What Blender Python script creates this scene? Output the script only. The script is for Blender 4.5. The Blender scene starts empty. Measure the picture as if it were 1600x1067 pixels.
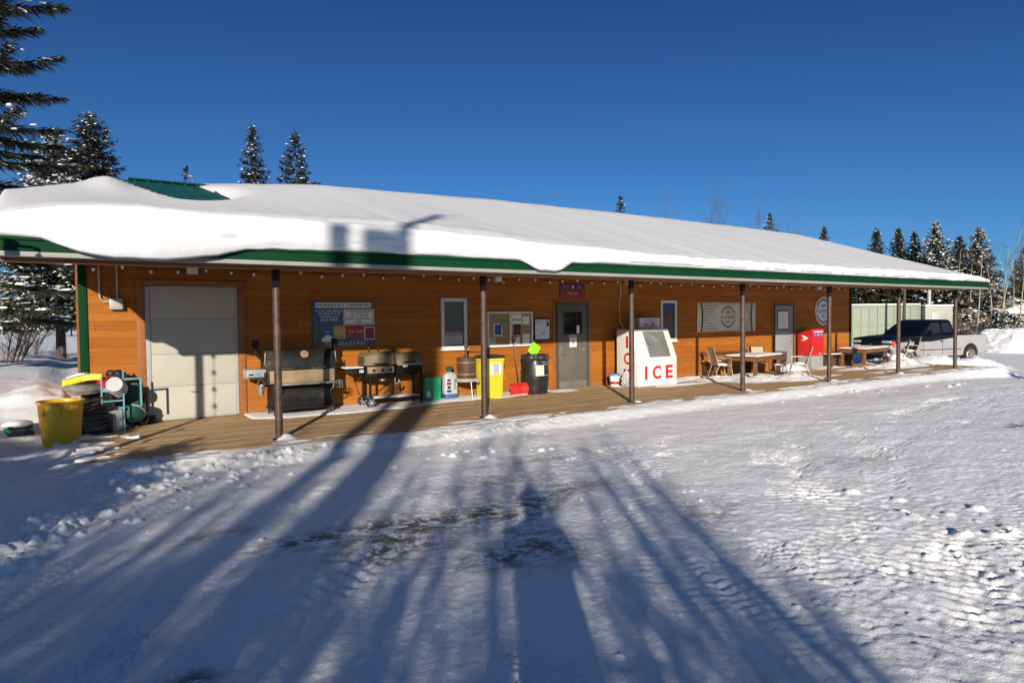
import bpy, bmesh, math, random
import numpy as np
from mathutils import Vector, Matrix
random.seed(7); np.random.seed(7)
R = math.radians
SC = bpy.context.scene
COL = SC.collection

# ------------------------------------------------------------------ camera
cam_d = bpy.data.cameras.new('camera'); cam = bpy.data.objects.new('camera', cam_d); COL.objects.link(cam)
cam_d.sensor_fit = 'HORIZONTAL'; cam_d.sensor_width = 36.0; cam_d.lens = 23.625
cam_d.clip_start = 0.05; cam_d.clip_end = 5000
yaw, pitch, roll = 0.5855, -0.0345, -0.0104
F = Vector((math.sin(yaw)*math.cos(pitch), math.cos(yaw)*math.cos(pitch), math.sin(pitch)))
Rt = Vector((math.cos(yaw), -math.sin(yaw), 0)); Up = Rt.cross(F)
Rt2 = Rt*math.cos(roll) + Up*math.sin(roll); Up2 = -Rt*math.sin(roll) + Up*math.cos(roll)
cam.matrix_world = Matrix(((Rt2.x, Up2.x, -F.x, 0.0), (Rt2.y, Up2.y, -F.y, -13.029), (Rt2.z, Up2.z, -F.z, 1.725), (0, 0, 0, 1)))
SC.camera = cam

# ------------------------------------------------------------------ light
AZ = R(32.5)                      # direction the shadows run, from +Y towards +X
EL = math.atan(0.30)
SD = Vector((math.sin(AZ)*math.cos(EL), math.cos(AZ)*math.cos(EL), -math.sin(EL)))
sun_d = bpy.data.lights.new('sun', 'SUN'); sun = bpy.data.objects.new('sun', sun_d); COL.objects.link(sun)
sun_d.energy = 5.0; sun_d.angle = R(0.53); sun_d.color = (1.0, 0.90, 0.76)
sun.rotation_euler = SD.to_track_quat('-Z', 'Y').to_euler()
W = bpy.data.worlds.new('World'); SC.world = W; W.use_nodes = True
nt = W.node_tree; bg = nt.nodes['Background']
sky = nt.nodes.new('ShaderNodeTexSky'); sky.sky_type = 'NISHITA'; sky.sun_disc = False
sky.sun_elevation = EL; sky.sun_rotation = AZ + math.pi
sky.altitude = 1500; sky.air_density = 1.0; sky.dust_density = 0.15; sky.ozone_density = 2.5
bg.inputs[1].default_value = 0.087
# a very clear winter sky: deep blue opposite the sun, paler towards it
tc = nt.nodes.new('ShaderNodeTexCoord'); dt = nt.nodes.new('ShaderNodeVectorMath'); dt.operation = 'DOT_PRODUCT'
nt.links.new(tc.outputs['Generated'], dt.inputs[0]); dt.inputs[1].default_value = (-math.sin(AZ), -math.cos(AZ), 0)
def wmap(src, a, b, c, d):
    m = nt.nodes.new('ShaderNodeMapRange'); nt.links.new(src, m.inputs[0]); m.interpolation_type = 'SMOOTHSTEP'
    for i, x in enumerate((a, b, c, d)): m.inputs[i+1].default_value = x
    return m.outputs[0]
def wmix(f, a, b, mode='MIX'):
    m = nt.nodes.new('ShaderNodeMix'); m.data_type = 'RGBA'; m.blend_type = mode
    for s, x in ((0, f), (6, a), (7, b)):
        if isinstance(x, (int, float)): m.inputs[s].default_value = x
        elif isinstance(x, tuple): m.inputs[s].default_value = (*x, 1)
        else: nt.links.new(x, m.inputs[s])
    return m.outputs[2]
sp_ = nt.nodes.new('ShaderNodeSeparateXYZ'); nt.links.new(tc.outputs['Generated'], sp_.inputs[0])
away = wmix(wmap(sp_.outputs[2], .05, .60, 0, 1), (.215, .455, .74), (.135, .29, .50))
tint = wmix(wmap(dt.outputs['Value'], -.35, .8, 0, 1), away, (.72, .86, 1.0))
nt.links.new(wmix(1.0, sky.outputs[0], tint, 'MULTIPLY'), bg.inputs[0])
vs = SC.view_settings; vs.view_transform = 'Standard'; vs.look = 'None'; vs.gamma = 1; vs.exposure = 0.33
SC.cycles.max_bounces = 6; SC.cycles.diffuse_bounces = 2; SC.cycles.glossy_bounces = 3

# ------------------------------------------------------------------ materials
def _n(t, ty, **k):
    n = t.nodes.new(ty)
    for a, b in k.items(): setattr(n, a, b)
    return n
def noise_node(t, vec, scale, detail=4, rough=.55):
    n = _n(t, 'ShaderNodeTexNoise'); n.inputs['Scale'].default_value = scale
    n.inputs['Detail'].default_value = detail; n.inputs['Roughness'].default_value = rough
    if vec is not None: t.links.new(vec, n.inputs['Vector'])
    return n.outputs['Fac']
def rng(t, v, a, b, c, d):
    n = _n(t, 'ShaderNodeMapRange'); t.links.new(v, n.inputs[0])
    for i, x in enumerate((a, b, c, d)): n.inputs[i+1].default_value = x
    return n.outputs[0]
def mixc(t, f, a, b, mode='MIX'):
    n = _n(t, 'ShaderNodeMix', data_type='RGBA', blend_type=mode)
    if isinstance(f, (int, float)): n.inputs[0].default_value = f
    else: t.links.new(f, n.inputs[0])
    for s, x in ((6, a), (7, b)):
        if isinstance(x, tuple): n.inputs[s].default_value = (*x[:3], 1)
        else: t.links.new(x, n.inputs[s])
    return n.outputs[2]
def mth(t, op, a, b=None):
    n = _n(t, 'ShaderNodeMath', operation=op)
    for i, x in enumerate((a, b)):
        if x is None: continue
        if isinstance(x, (int, float)): n.inputs[i].default_value = x
        else: t.links.new(x, n.inputs[i])
    return n.outputs[0]
def mapped(t, scale):
    c = _n(t, 'ShaderNodeTexCoord'); m = _n(t, 'ShaderNodeMapping'); m.inputs['Scale'].default_value = scale
    t.links.new(c.outputs['Object'], m.inputs['Vector']); return m.outputs['Vector']
def newmat(name):
    m = bpy.data.materials.new(name); m.use_nodes = True
    return m, m.node_tree, m.node_tree.nodes['Principled BSDF']
def bump(t, p, h, dist, strength=1.0):
    b = _n(t, 'ShaderNodeBump'); b.inputs['Distance'].default_value = dist; b.inputs['Strength'].default_value = strength
    t.links.new(h, b.inputs['Height']); t.links.new(b.outputs[0], p.inputs['Normal'])
def pmat(name, col, rough=.5, metal=0., var=.18, scale=6., dirt=None, dirt_amt=.35, bmp=.0, stretch=(1, 1, 1), spec=.5, coat=0):
    m, t, p = newmat(name)
    v = mapped(t, stretch)
    n1 = noise_node(t, v, scale, 5)
    f = rng(t, n1, .3, .7, 1-var, 1+var)
    c = mixc(t, 1.0, col, f, 'MULTIPLY')
    cv = _n(t, 'ShaderNodeCombineColor')
    for i in range(3): t.links.new(f, cv.inputs[i])
    c = mixc(t, 1.0, col, cv.outputs[0], 'MULTIPLY')
    if dirt:
        n2 = noise_node(t, v, scale*.6, 8, .7)
        c = mixc(t, rng(t, n2, .5, .75, 0, dirt_amt), c, dirt)
    t.links.new(c, p.inputs['Base Color'])
    t.links.new(rng(t, n1, .3, .7, max(.02, rough-.08), min(1, rough+.12)), p.inputs['Roughness'])
    p.inputs['Metallic'].default_value = metal; p.inputs['Specular IOR Level'].default_value = spec
    if coat: p.inputs['Coat Weight'].default_value = coat; p.inputs['Coat Roughness'].default_value = .1
    if bmp: bump(t, p, noise_node(t, v, scale*4, 5), bmp)
    return m
def glassmat(name, col=(.012, .014, .016), rough=.04):
    m, t, p = newmat(name)
    v = mapped(t, (1, 1, 1)); c = mixc(t, noise_node(t, v, 2.5, 3), tuple(x*.7 for x in col), tuple(min(1, x*1.6+.003) for x in col))
    t.links.new(c, p.inputs['Base Color']); p.inputs['Roughness'].default_value = rough; p.inputs['Specular IOR Level'].default_value = .6
    return m
def emat(name, col, s):
    m, t, p = newmat(name); p.inputs['Base Color'].default_value = (*col, 1)
    p.inputs['Emission Color'].default_value = (*col, 1); p.inputs['Emission Strength'].default_value = s
    return m
def siding_mat():
    m, t, p = newmat('wood_siding')
    c = _n(t, 'ShaderNodeTexCoord'); s = _n(t, 'ShaderNodeSeparateXYZ'); t.links.new(c.outputs['Object'], s.inputs[0])
    row = mth(t, 'FLOOR', mth(t, 'DIVIDE', s.outputs[2], .145))
    # boards end-jointed at random along the wall
    off = _n(t, 'ShaderNodeTexWhiteNoise', noise_dimensions='1D'); t.links.new(row, off.inputs['W'])
    bx = mth(t, 'FLOOR', mth(t, 'ADD', mth(t, 'DIVIDE', s.outputs[0], 3.3), mth(t, 'MULTIPLY', off.outputs[0], 5)))
    cb = _n(t, 'ShaderNodeCombineXYZ'); t.links.new(row, cb.inputs[0]); t.links.new(bx, cb.inputs[1])
    wn = _n(t, 'ShaderNodeTexWhiteNoise', noise_dimensions='2D'); t.links.new(cb.outputs[0], wn.inputs['Vector'])
    g = noise_node(t, mapped(t, (1.0, 1, 17)), 1.6, 8, .7)
    g2 = noise_node(t, mapped(t, (.45, 1, .9)), 1.3, 4, .6)
    col = mixc(t, rng(t, g, .3, .72, 0, 1), (.39, .135, .019), (.23, .066, .009))
    col = mixc(t, rng(t, wn.outputs[0], .3, 1, 0, .38), col, (.48, .185, .032))
    col = mixc(t, rng(t, wn.outputs[0], 0, .35, .24, 0), col, (.22, .062, .010))
    sep = mth(t, 'FRACT', mth(t, 'ADD', mth(t, 'DIVIDE', s.outputs[0], 3.3), mth(t, 'MULTIPLY', off.outputs[0], 5)))
    col = mixc(t, rng(t, sep, .0, .003, .8, 0), col, (.05, .015, .004))
    low = noise_node(t, mapped(t, (1.1, 1, .55)), 1.7, 6, .65)
    zz = mth(t, 'ADD', s.outputs[2], mth(t, 'MULTIPLY', low, .5))
    col = mixc(t, rng(t, zz, .22, .48, .6, 0), col, (.30, .17, .075))
    col = mixc(t, rng(t, g2, .5, .75, 0, .38), col, (.26, .085, .018))
    vo = _n(t, 'ShaderNodeTexVoronoi'); vo.inputs['Scale'].default_value = 2.6; t.links.new(mapped(t, (.7, 1, 1.6)), vo.inputs['Vector'])
    col = mixc(t, rng(t, vo.outputs['Distance'], .03, .085, .75, 0), col, (.12, .035, .01))
    t.links.new(col, p.inputs['Base Color']); p.inputs['Roughness'].default_value = .6; p.inputs['Specular IOR Level'].default_value = .15
    bump(t, p, g, .003)
    return m
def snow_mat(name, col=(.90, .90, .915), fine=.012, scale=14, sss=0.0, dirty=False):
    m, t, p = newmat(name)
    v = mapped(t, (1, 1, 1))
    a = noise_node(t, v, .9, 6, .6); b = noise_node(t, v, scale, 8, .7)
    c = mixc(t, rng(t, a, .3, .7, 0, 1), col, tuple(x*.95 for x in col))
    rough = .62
    if dirty:
        at = _n(t, 'ShaderNodeAttribute', attribute_name='pack'); ad = _n(t, 'ShaderNodeAttribute', attribute_name='dirt')
        i1 = noise_node(t, mapped(t, (.35, 1.0, 1)), 2.2, 8, .7)
        ice = mth(t, 'MULTIPLY', at.outputs['Fac'], rng(t, i1, .36, .62, .15, 1))
        c = mixc(t, ice, c, (.88, .88, .89))
        br = rng(t, noise_node(t, mapped(t, (.5, 1, 1)), 1.1, 7, .7), .58, .74, 0, .4)
        c = mixc(t, mth(t, 'MULTIPLY', br, at.outputs['Fac']), c, (.66, .635, .60))
        d1 = noise_node(t, mapped(t, (.8, 1, 1)), 7.5, 8, .8)
        dm = mth(t, 'MULTIPLY', ad.outputs['Fac'], rng(t, d1, .465, .53, 0, .95))
        c = mixc(t, dm, c, (.10, .075, .045))
        d2 = noise_node(t, v, 46, 3, .6)
        c = mixc(t, mth(t, 'MULTIPLY', rng(t, d2, .69, .74, 0, .7), at.outputs['Fac']), c, (.20, .16, .12))
        t.links.new(rng(t, ice, 0, 1, .68, .42), p.inputs['Roughness'])
    else: p.inputs['Roughness'].default_value = rough
    t.links.new(c, p.inputs['Base Color']); p.inputs['Specular IOR Level'].default_value = .3
    hh = mth(t, 'ADD', b, mth(t, 'MULTIPLY', noise_node(t, v, scale*5, 4, .6), .35))
    bump(t, p, hh, fine)
    return m
M = {}
M['siding'] = siding_mat()
M['snow'] = snow_mat('snow', fine=.02, scale=9)
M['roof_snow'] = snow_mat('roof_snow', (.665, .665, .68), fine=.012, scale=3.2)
M['ground'] = snow_mat('packed_snow', fine=.016, scale=15, dirty=True)
M['deck'] = pmat('deck_wood', (.43, .285, .145), .7, var=.3, scale=2.5, dirt=(.13, .09, .05), dirt_amt=.6, bmp=.003, stretch=(.7, 6, 3))
M['green'] = pmat('green_metal', (.0035, .040, .015), .7, .0, spec=.08, var=.12, scale=1.2)
M['roofgreen'] = pmat('roof_metal', (.010, .085, .075), .42, .2, var=.15, scale=2)
M['strip'] = pmat('eave_metal', (.27, .27, .255), .5, .0, var=.1, scale=3, spec=.3)
M['white'] = pmat('white_paint', (.62, .61, .58), .45, var=.06, scale=2, dirt=(.5, .47, .42), dirt_amt=.25)
M['door_white'] = pmat('garage_white', (.42, .405, .35), .5, spec=.2, var=.04, scale=1.4, dirt=(.6, .55, .48), dirt_amt=.25)
M['trim_wood'] = pmat('trim_wood', (.26, .095, .02), .55, var=.25, scale=3, bmp=.002, stretch=(1, 1, 8))
M['soffit'] = pmat('soffit_wood', (.20, .09, .03), .6, var=.25, scale=2, stretch=(1, 6, 1))
M['post'] = pmat('rusty_pipe', (.075, .050, .038), .5, .35, var=.35, scale=9, dirt=(.16, .09, .055), dirt_amt=.6, bmp=.002)
M['black'] = pmat('black_paint', (.010, .010, .011), .5, var=.3, scale=5, spec=.2)
M['blackdusty'] = pmat('dusty_black_steel', (.015, .015, .015), .45, .0, var=.35, scale=2.2, dirt=(.15, .12, .08), dirt_amt=.7, spec=.3)
M['rubber'] = pmat('rubber', (.018, .018, .019), .8, var=.25, scale=20)
M['plastic_black'] = pmat('black_plastic', (.016, .017, .019), .32, var=.25, scale=6, dirt=(.08, .08, .08), dirt_amt=.35)
M['steel'] = pmat('steel', (.42, .40, .36), .4, .8, var=.15, scale=4)
M['tan_steel'] = pmat('bronze_panel', (.30, .215, .125), .45, .3, var=.2, scale=3)
M['lid_tan'] = pmat('dusty_lid', (.20, .16, .10), .5, .15, var=.3, scale=4, dirt=(.05, .045, .04), dirt_amt=.5)
M['chrome'] = pmat('chrome', (.75, .75, .75), .15, 1, var=.05)
M['grey_door'] = pmat('steel_door', (.125, .115, .092), .5, .1, var=.12, scale=2.0, dirt=(.09, .08, .07), dirt_amt=.5)
M['grey_door_frame'] = pmat('door_frame', (.07, .066, .058), .5, .1, var=.12, scale=2)
M['blue_door'] = pmat('bluegrey_door', (.25, .27, .28), .5, .05, var=.08, scale=2)
M['glass'] = glassmat('window_glass')
M['yellow'] = pmat('yellow_plastic', (.76, .40, .010), .42, var=.08, scale=2, dirt=(.45, .25, .03), dirt_amt=.3)
M['yellow2'] = pmat('yellow_bin_plastic', (.70, .56, .035), .42, var=.10, scale=3, dirt=(.4, .33, .1), dirt_amt=.4)
M['yellow3'] = pmat('yellow_vinyl', (.72, .54, .01), .5, var=.2, scale=7, dirt=(.6, .58, .45), dirt_amt=.5, bmp=.01)
M['red'] = pmat('red_plastic', (.50, .018, .015), .45, var=.2, scale=5, dirt=(.35, .25, .22), dirt_amt=.35)
M['redpaint'] = pmat('red_enamel', (.52, .012, .012), .35, var=.06, scale=2)
M['signred'] = pmat('sign_red', (.24, .012, .010), .5, var=.1)
M['signblue'] = pmat('sign_blue', (.012, .03, .12), .5, var=.1)
M['darkred'] = pmat('dark_red', (.20, .012, .015), .5, var=.1)
M['blue'] = pmat('blue_paint', (.02, .05, .22), .45, var=.08)
M['teal'] = pmat('teal_paint', (.13, .33, .38), .45, .1, var=.18, scale=5)
M['darkteal'] = pmat('dark_teal_plastic', (.012, .07, .065), .4, var=.2)
M['greenbag'] = pmat('green_wrap', (.006, .30, .12), .4, var=.25, scale=6, bmp=.02)
M['limepaper'] = pmat('lime_paper', (.20, .33, .09), .7, var=.06)
M['lime'] = pmat('lime_card', (.26, .80, .02), .6, var=.05)
M['paper'] = pmat('paper', (.72, .72, .70), .7, var=.06, scale=7)
M['bagwhite'] = pmat('white_sack', (.42, .41, .43), .5, var=.12, scale=6, bmp=.01)
M['sackblue'] = pmat('blue_sack', (.03, .10, .24), .5, var=.15)
M['cork'] = pmat('cork', (.34, .20, .10), .8, var=.2, scale=40)
M['barrelwood'] = pmat('stave_wood', (.075, .038, .020), .6, var=.4, scale=5, stretch=(6, 6, 1), bmp=.004)
M['tablewood'] = pmat('table_wood', (.17, .075, .028), .55, var=.3, scale=3, stretch=(1, 6, 6), bmp=.002)
M['benchwood'] = pmat('bench_wood', (.10, .045, .022), .55, var=.3, scale=3, stretch=(1, 6, 6))
M['sling'] = pmat('beige_sling', (.42, .33, .21), .7, var=.15, scale=30)
M['browncloth'] = pmat('brown_sling', (.16, .035, .025), .7, var=.15, scale=30)
M['framepale'] = pmat('pale_tube', (.36, .32, .27), .4, .4, var=.1)
M['plinth'] = pmat('grey_plinth', (.28, .29, .28), .55, var=.08)
M['signbeige'] = pmat('banner_vinyl', (.56, .52, .45), .6, var=.12, scale=1.3)
M['signgrey'] = pmat('sign_white', (.62, .63, .68), .5, var=.05)
M['ink'] = pmat('ink', (.022, .018, .02), .6, var=.1)
M['inkbrown'] = pmat('brown_ink', (.06, .03, .022), .6, var=.1)
M['forest_blue'] = pmat('forestry_blue', (.028, .085, .22), .5, var=.12, scale=2, dirt=(.03, .07, .12), dirt_amt=.5)
M['forest_green'] = pmat('forestry_green', (.06, .09, .075), .5, var=.12, scale=3)
M['amber'] = pmat('amber', (.50, .30, .06), .5, var=.08)
M['crimson'] = pmat('crimson', (.36, .02, .03), .5, var=.08)
M['whiteflat'] = pmat('white_print', (.72, .72, .72), .55, var=.03)
M['greyprint'] = pmat('grey_print', (.38, .40, .42), .55, var=.08)
M['bulb'] = pmat('bulb_glass', (.95, .93, .88), .15, var=.05, coat=.5)
M['cord'] = pmat('cord', (.02, .02, .02), .6, var=.1)
M['grey'] = pmat('grey_box', (.36, .37, .37), .45, .1, var=.08)
M['icewhite'] = pmat('ice_box_white', (.66, .65, .615), .35, var=.04, scale=2, dirt=(.55, .5, .42), dirt_amt=.15)
M['icedoor'] = pmat('ice_box_door', (.22, .22, .21), .38, .3, var=.12, scale=3)
M['navy'] = pmat('navy_paint', (.0028, .0032, .0075), .38, .0, var=.12, scale=2, coat=0, spec=.22)
M['silver'] = pmat('dusty_silver_paint', (.33, .33, .335), .5, .1, var=.10, scale=1.2, dirt=(.30, .28, .26), dirt_amt=.6)
M['autoglass'] = glassmat('auto_glass', (.012, .016, .017))
M['lamp'] = pmat('clear_lamp', (.80, .78, .75), .08, .3, var=.15, scale=14, coat=1)
M['amberlamp'] = pmat('red_lamp', (.55, .06, .03), .15, var=.1, coat=1)
M['bark'] = pmat('bark', (.075, .055, .042), .85, var=.4, scale=6, bmp=.02, stretch=(3, 3, .6))
M['aspen'] = pmat('aspen_bark', (.33, .29, .22), .8, var=.3, scale=4, dirt=(.06, .05, .04), dirt_amt=.5)
M['twig'] = pmat('twig', (.10, .070, .052), .85, var=.25, scale=3)
M['needles'] = pmat('needles', (.040, .048, .022), .75, var=.45, scale=1.6, dirt=(.075, .055, .028), dirt_amt=.6)
M['needles2'] = pmat('needles_dark', (.028, .040, .020), .75, var=.45, scale=1.2, dirt=(.06, .045, .025), dirt_amt=.6)
M['container'] = pmat('container_paint', (.23, .25, .195), .6, var=.14, scale=.8, dirt=(.27, .25, .20), dirt_amt=.5)
M['container_dark'] = pmat('container_rib', (.20, .27, .19), .6, var=.14)
M['shedwall'] = pmat('shed_wall', (.24, .20, .14), .8, var=.2, scale=1)
M['cream'] = pmat('cream_panel', (.34, .325, .275), .6, var=.1)
M['skin'] = pmat('skin', (.5, .3, .22), .5, var=.08)
M['jacket'] = pmat('jacket', (.03, .05, .12), .7, var=.2, scale=5)
M['hair'] = pmat('hair', (.05, .03, .02), .6, var=.2)
M['trousers'] = pmat('trousers', (.03, .035, .05), .8, var=.2)

# ------------------------------------------------------------------ builders
class MB:
    def __init__(s): s.bm = bmesh.new()
    def _b(s, geom_verts, bev, seg=2):
        if bev > 0:
            es = list({e for v in geom_verts for e in v.link_edges})
            bmesh.ops.bevel(s.bm, geom=es, offset=bev, segments=seg, affect='EDGES', profile=.6)
    def box(s, c, d, bev=0., rot=None, seg=2):
        vs = bmesh.ops.create_cube(s.bm, size=1)['verts']
        m = Matrix.Translation(c) @ (rot.to_4x4() if rot else Matrix()) @ Matrix.Diagonal((*d, 1))
        bmesh.ops.transform(s.bm, matrix=m, verts=vs); s._b(vs, min(bev, .45*min(d)), seg); return s
    def bx(s, a, b, bev=0.):
        return s.box([(a[i]+b[i])/2 for i in range(3)], [abs(b[i]-a[i]) for i in range(3)], bev)
    def cyl(s, p0, p1, r0, r1=None, n=14, cap=True, bev=0.):
        p0, p1 = Vector(p0), Vector(p1); r1 = r0 if r1 is None else r1
        L = (p1-p0).length
        q = (p1-p0).to_track_quat('Z', 'Y').to_matrix().to_4x4()
        vs = bmesh.ops.create_cone(s.bm, cap_ends=cap, cap_tris=False, segments=n, radius1=r0, radius2=r1, depth=L)['verts']
        bmesh.ops.transform(s.bm, matrix=Matrix.Translation((p0+p1)/2) @ q, verts=vs)
        if bev:
            es = [e for e in {e for v in vs for e in v.link_edges} if any(len(f.verts) > 4 for f in e.link_faces)]
            bmesh.ops.bevel(s.bm, geom=es, offset=bev, segments=2, affect='EDGES', profile=.6)
        return s
    def tube(s, pts, r, n=7, r1=None):
        pts = [Vector(p) for p in pts]; rings = []
        r1 = r if r1 is None else r1
        up = Vector((.137, .291, .947))
        for i, p in enumerate(pts):
            t = (pts[min(i+1, len(pts)-1)] - pts[max(i-1, 0)]).normalized()
            a = t.cross(up)
            if a.length < .05: a = t.cross(Vector((1, 0, 0)))
            a.normalize(); b = t.cross(a); k = r+(r1-r)*i/(len(pts)-1)
            rings.append([s.bm.verts.new(p + (a*math.cos(2*math.pi*j/n) + b*math.sin(2*math.pi*j/n))*k) for j in range(n)])
        for i in range(len(rings)-1):
            for j in range(n):
                s.bm.faces.new((rings[i][j], rings[i][(j+1) % n], rings[i+1][(j+1) % n], rings[i+1][j]))
        s.bm.faces.new(rings[0][::-1]); s.bm.faces.new(rings[-1]); return s
    def lathe(s, prof, n=28, c=(0, 0, 0), flute=0, fn=0):
        rings = []
        for r, z in prof:
            rings.append([s.bm.verts.new((c[0]+r*(1+flute*math.cos(fn*2*math.pi*j/n))*math.cos(2*math.pi*j/n), c[1]+r*(1+flute*math.cos(fn*2*math.pi*j/n))*math.sin(2*math.pi*j/n), c[2]+z)) for j in range(n)])
        for i in range(len(rings)-1):
            for j in range(n):
                s.bm.faces.new((rings[i][j], rings[i][(j+1) % n], rings[i+1][(j+1) % n], rings[i+1][j]))
        if prof[0][0] > 1e-4: s.bm.faces.new(rings[0][::-1])
        if prof[-1][0] > 1e-4: s.bm.faces.new(rings[-1])
        return s
    def prism(s, poly, f, a, b, bev=0., seg=2):
        """poly of (u,v); f(u,v,w)->xyz ; extruded w from a to b"""
        A = [s.bm.verts.new(f(u, v, a)) for u, v in poly]; B = [s.bm.verts.new(f(u, v, b)) for u, v in poly]
        n = len(poly); fa = s.bm.faces.new(A); fb = s.bm.faces.new(B[::-1]); 
        for i in range(n): s.bm.faces.new((A[i], B[i], B[(i+1) % n], A[(i+1) % n]))
        bmesh.ops.recalc_face_normals(s.bm, faces=list({fc for v in A+B for fc in v.link_faces}))
        if bev:
            es = list({e for fc in (fa, fb) for e in fc.edges}); bmesh.ops.bevel(s.bm, geom=es, offset=bev, segments=seg, affect='EDGES', profile=.6)
        return s
    def quad(s, *p):
        s.bm.faces.new([s.bm.verts.new(q) for q in p]); return s
    def ball(s, c, r, n=12):
        vs = bmesh.ops.create_uvsphere(s.bm, u_segments=n, v_segments=max(5, n*2//3), radius=1)['verts']
        if isinstance(r, (int, float)): r = (r, r, r)
        bmesh.ops.transform(s.bm, matrix=Matrix.Translation(c) @ Matrix.Diagonal((*r, 1)), verts=vs); return s
    def build(s, name, mat, parent=None, smooth=35):
        bmesh.ops.recalc_face_normals(s.bm, faces=s.bm.faces)
        me = bpy.data.meshes.new(name); s.bm.to_mesh(me); s.bm.free()
        return link(name, me, mat, parent, smooth)
def link(name, me, mat, parent=None, smooth=35):
    o = bpy.data.objects.new(name, me); COL.objects.link(o)
    if mat is not None: me.materials.append(M[mat] if isinstance(mat, str) else mat)
    if parent is not None: o.parent = parent
    me.polygons.foreach_set('use_smooth', [bool(smooth)]*len(me.polygons))
    if smooth:
        try: me.set_sharp_from_angle(angle=R(smooth))
        except Exception: pass
    return o
def np_mesh(name, V, Fc, mat, parent=None, smooth=0):
    """V (n,3); Fc (m,k) quads or tris"""
    V = np.asarray(V, np.float32); Fc = np.asarray(Fc, np.int32); k = Fc.shape[1]
    me = bpy.data.meshes.new(name); me.vertices.add(len(V)); me.vertices.foreach_set('co', V.ravel())
    me.loops.add(Fc.size); me.loops.foreach_set('vertex_index', Fc.ravel())
    me.polygons.add(len(Fc)); me.polygons.foreach_set('loop_start', np.arange(0, Fc.size, k, dtype=np.int32))
    me.polygons.foreach_set('loop_total', np.full(len(Fc), k, np.int32))
    me.update(calc_edges=True); me.validate()
    me.polygons.foreach_set('use_smooth', np.full(len(me.polygons), bool(smooth)))
    o = bpy.data.objects.new(name, me); COL.objects.link(o)
    if mat is not None: me.materials.append(M[mat] if isinstance(mat, str) else mat)
    if parent is not None: o.parent = parent
    return o
def thing(name, label, cat, loc=(0, 0, 0), rz=0, group=None):
    o = bpy.data.objects.new(name, None); COL.objects.link(o); o.location = loc; o.rotation_euler = (0, 0, rz)
    o.empty_display_size = .2
    return tag(o, label, cat, group)
def tag(o, label, cat, group=None):
    o['label'] = label; o['category'] = cat
    if group: o['group'] = group
    return o
def dup(root, loc, rz, label, group=None, scale=1.0):
    r = root.copy(); COL.objects.link(r); r.location = loc; r.rotation_euler = (0, 0, rz); r.scale = (scale,)*3 if isinstance(scale, (int, float)) else scale
    r['label'] = label
    if group: r['group'] = group
    for ch in list(root.children):
        c = ch.copy(); COL.objects.link(c); c.parent = r
        for g in ch.children:
            d = g.copy(); COL.objects.link(d); d.parent = c
    return r
def lettering(parent, s, c, h, mat, w=None, right=(1, 0, 0), up=(0, 0, 1), bold=0., align='CENTER', name='lettering', shear=0):
    cu = bpy.data.curves.new('t', 'FONT'); cu.body = s; cu.size = 1; cu.offset = bold; cu.resolution_u = 3; cu.shear = shear
    to = bpy.data.objects.new('t', cu); me = bpy.data.meshes.new_from_object(to)
    bpy.data.objects.remove(to); bpy.data.curves.remove(cu)
    n = len(me.vertices); co = np.empty(n*3, np.float32); me.vertices.foreach_get('co', co); co = co.reshape(-1, 3)
    x0, x1 = co[:, 0].min(), co[:, 0].max(); y0, y1 = co[:, 1].min(), co[:, 1].max()
    sy = h/(y1-y0); sx = (w/(x1-x0)) if w else sy
    ax = {'CENTER': (x0+x1)/2, 'LEFT': x0, 'RIGHT': x1}[align]
    u = (co[:, 0:1]-ax)*sx; v = (co[:, 1:2]-(y0+y1)/2)*sy
    P = np.array(c)[None] + u*np.array(right)[None] + v*np.array(up)[None]
    me.vertices.foreach_set('co', P.astype(np.float32).ravel()); me.update(); me.name = name
    return link(name, me, mat, parent, 0)

# ------------------------------------------------------------------ noise
def _h(ix, iy, seed):
    n = (ix.astype(np.int64)*374761393 + iy.astype(np.int64)*668265263 + seed*1442695041) & 0x7fffffff
    n = ((n ^ (n >> 13))*1274126177) & 0x7fffffff
    return ((n ^ (n >> 16)) & 0xffff)/65535.0
def vnoise(x, y, seed=0):
    ix, iy = np.floor(x), np.floor(y); fx, fy = x-ix, y-iy
    fx = fx*fx*(3-2*fx); fy = fy*fy*(3-2*fy)
    a, b, c, d = _h(ix, iy, seed), _h(ix+1, iy, seed), _h(ix, iy+1, seed), _h(ix+1, iy+1, seed)
    return (a*(1-fx)+b*fx)*(1-fy) + (c*(1-fx)+d*fx)*fy
def fbm(x, y, seed=0, o=4, g=.5):
    s = 0; a = 1; tot = 0
    for k in range(o):
        s = s + a*vnoise(x*2**k+17.3*k, y*2**k-9.1*k, seed+k); tot += a; a *= g
    return s/tot*2-1
def sstep(a, b, x):
    t = np.clip((x-a)/(b-a), 0, 1); return t*t*(3-2*t)

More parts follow.
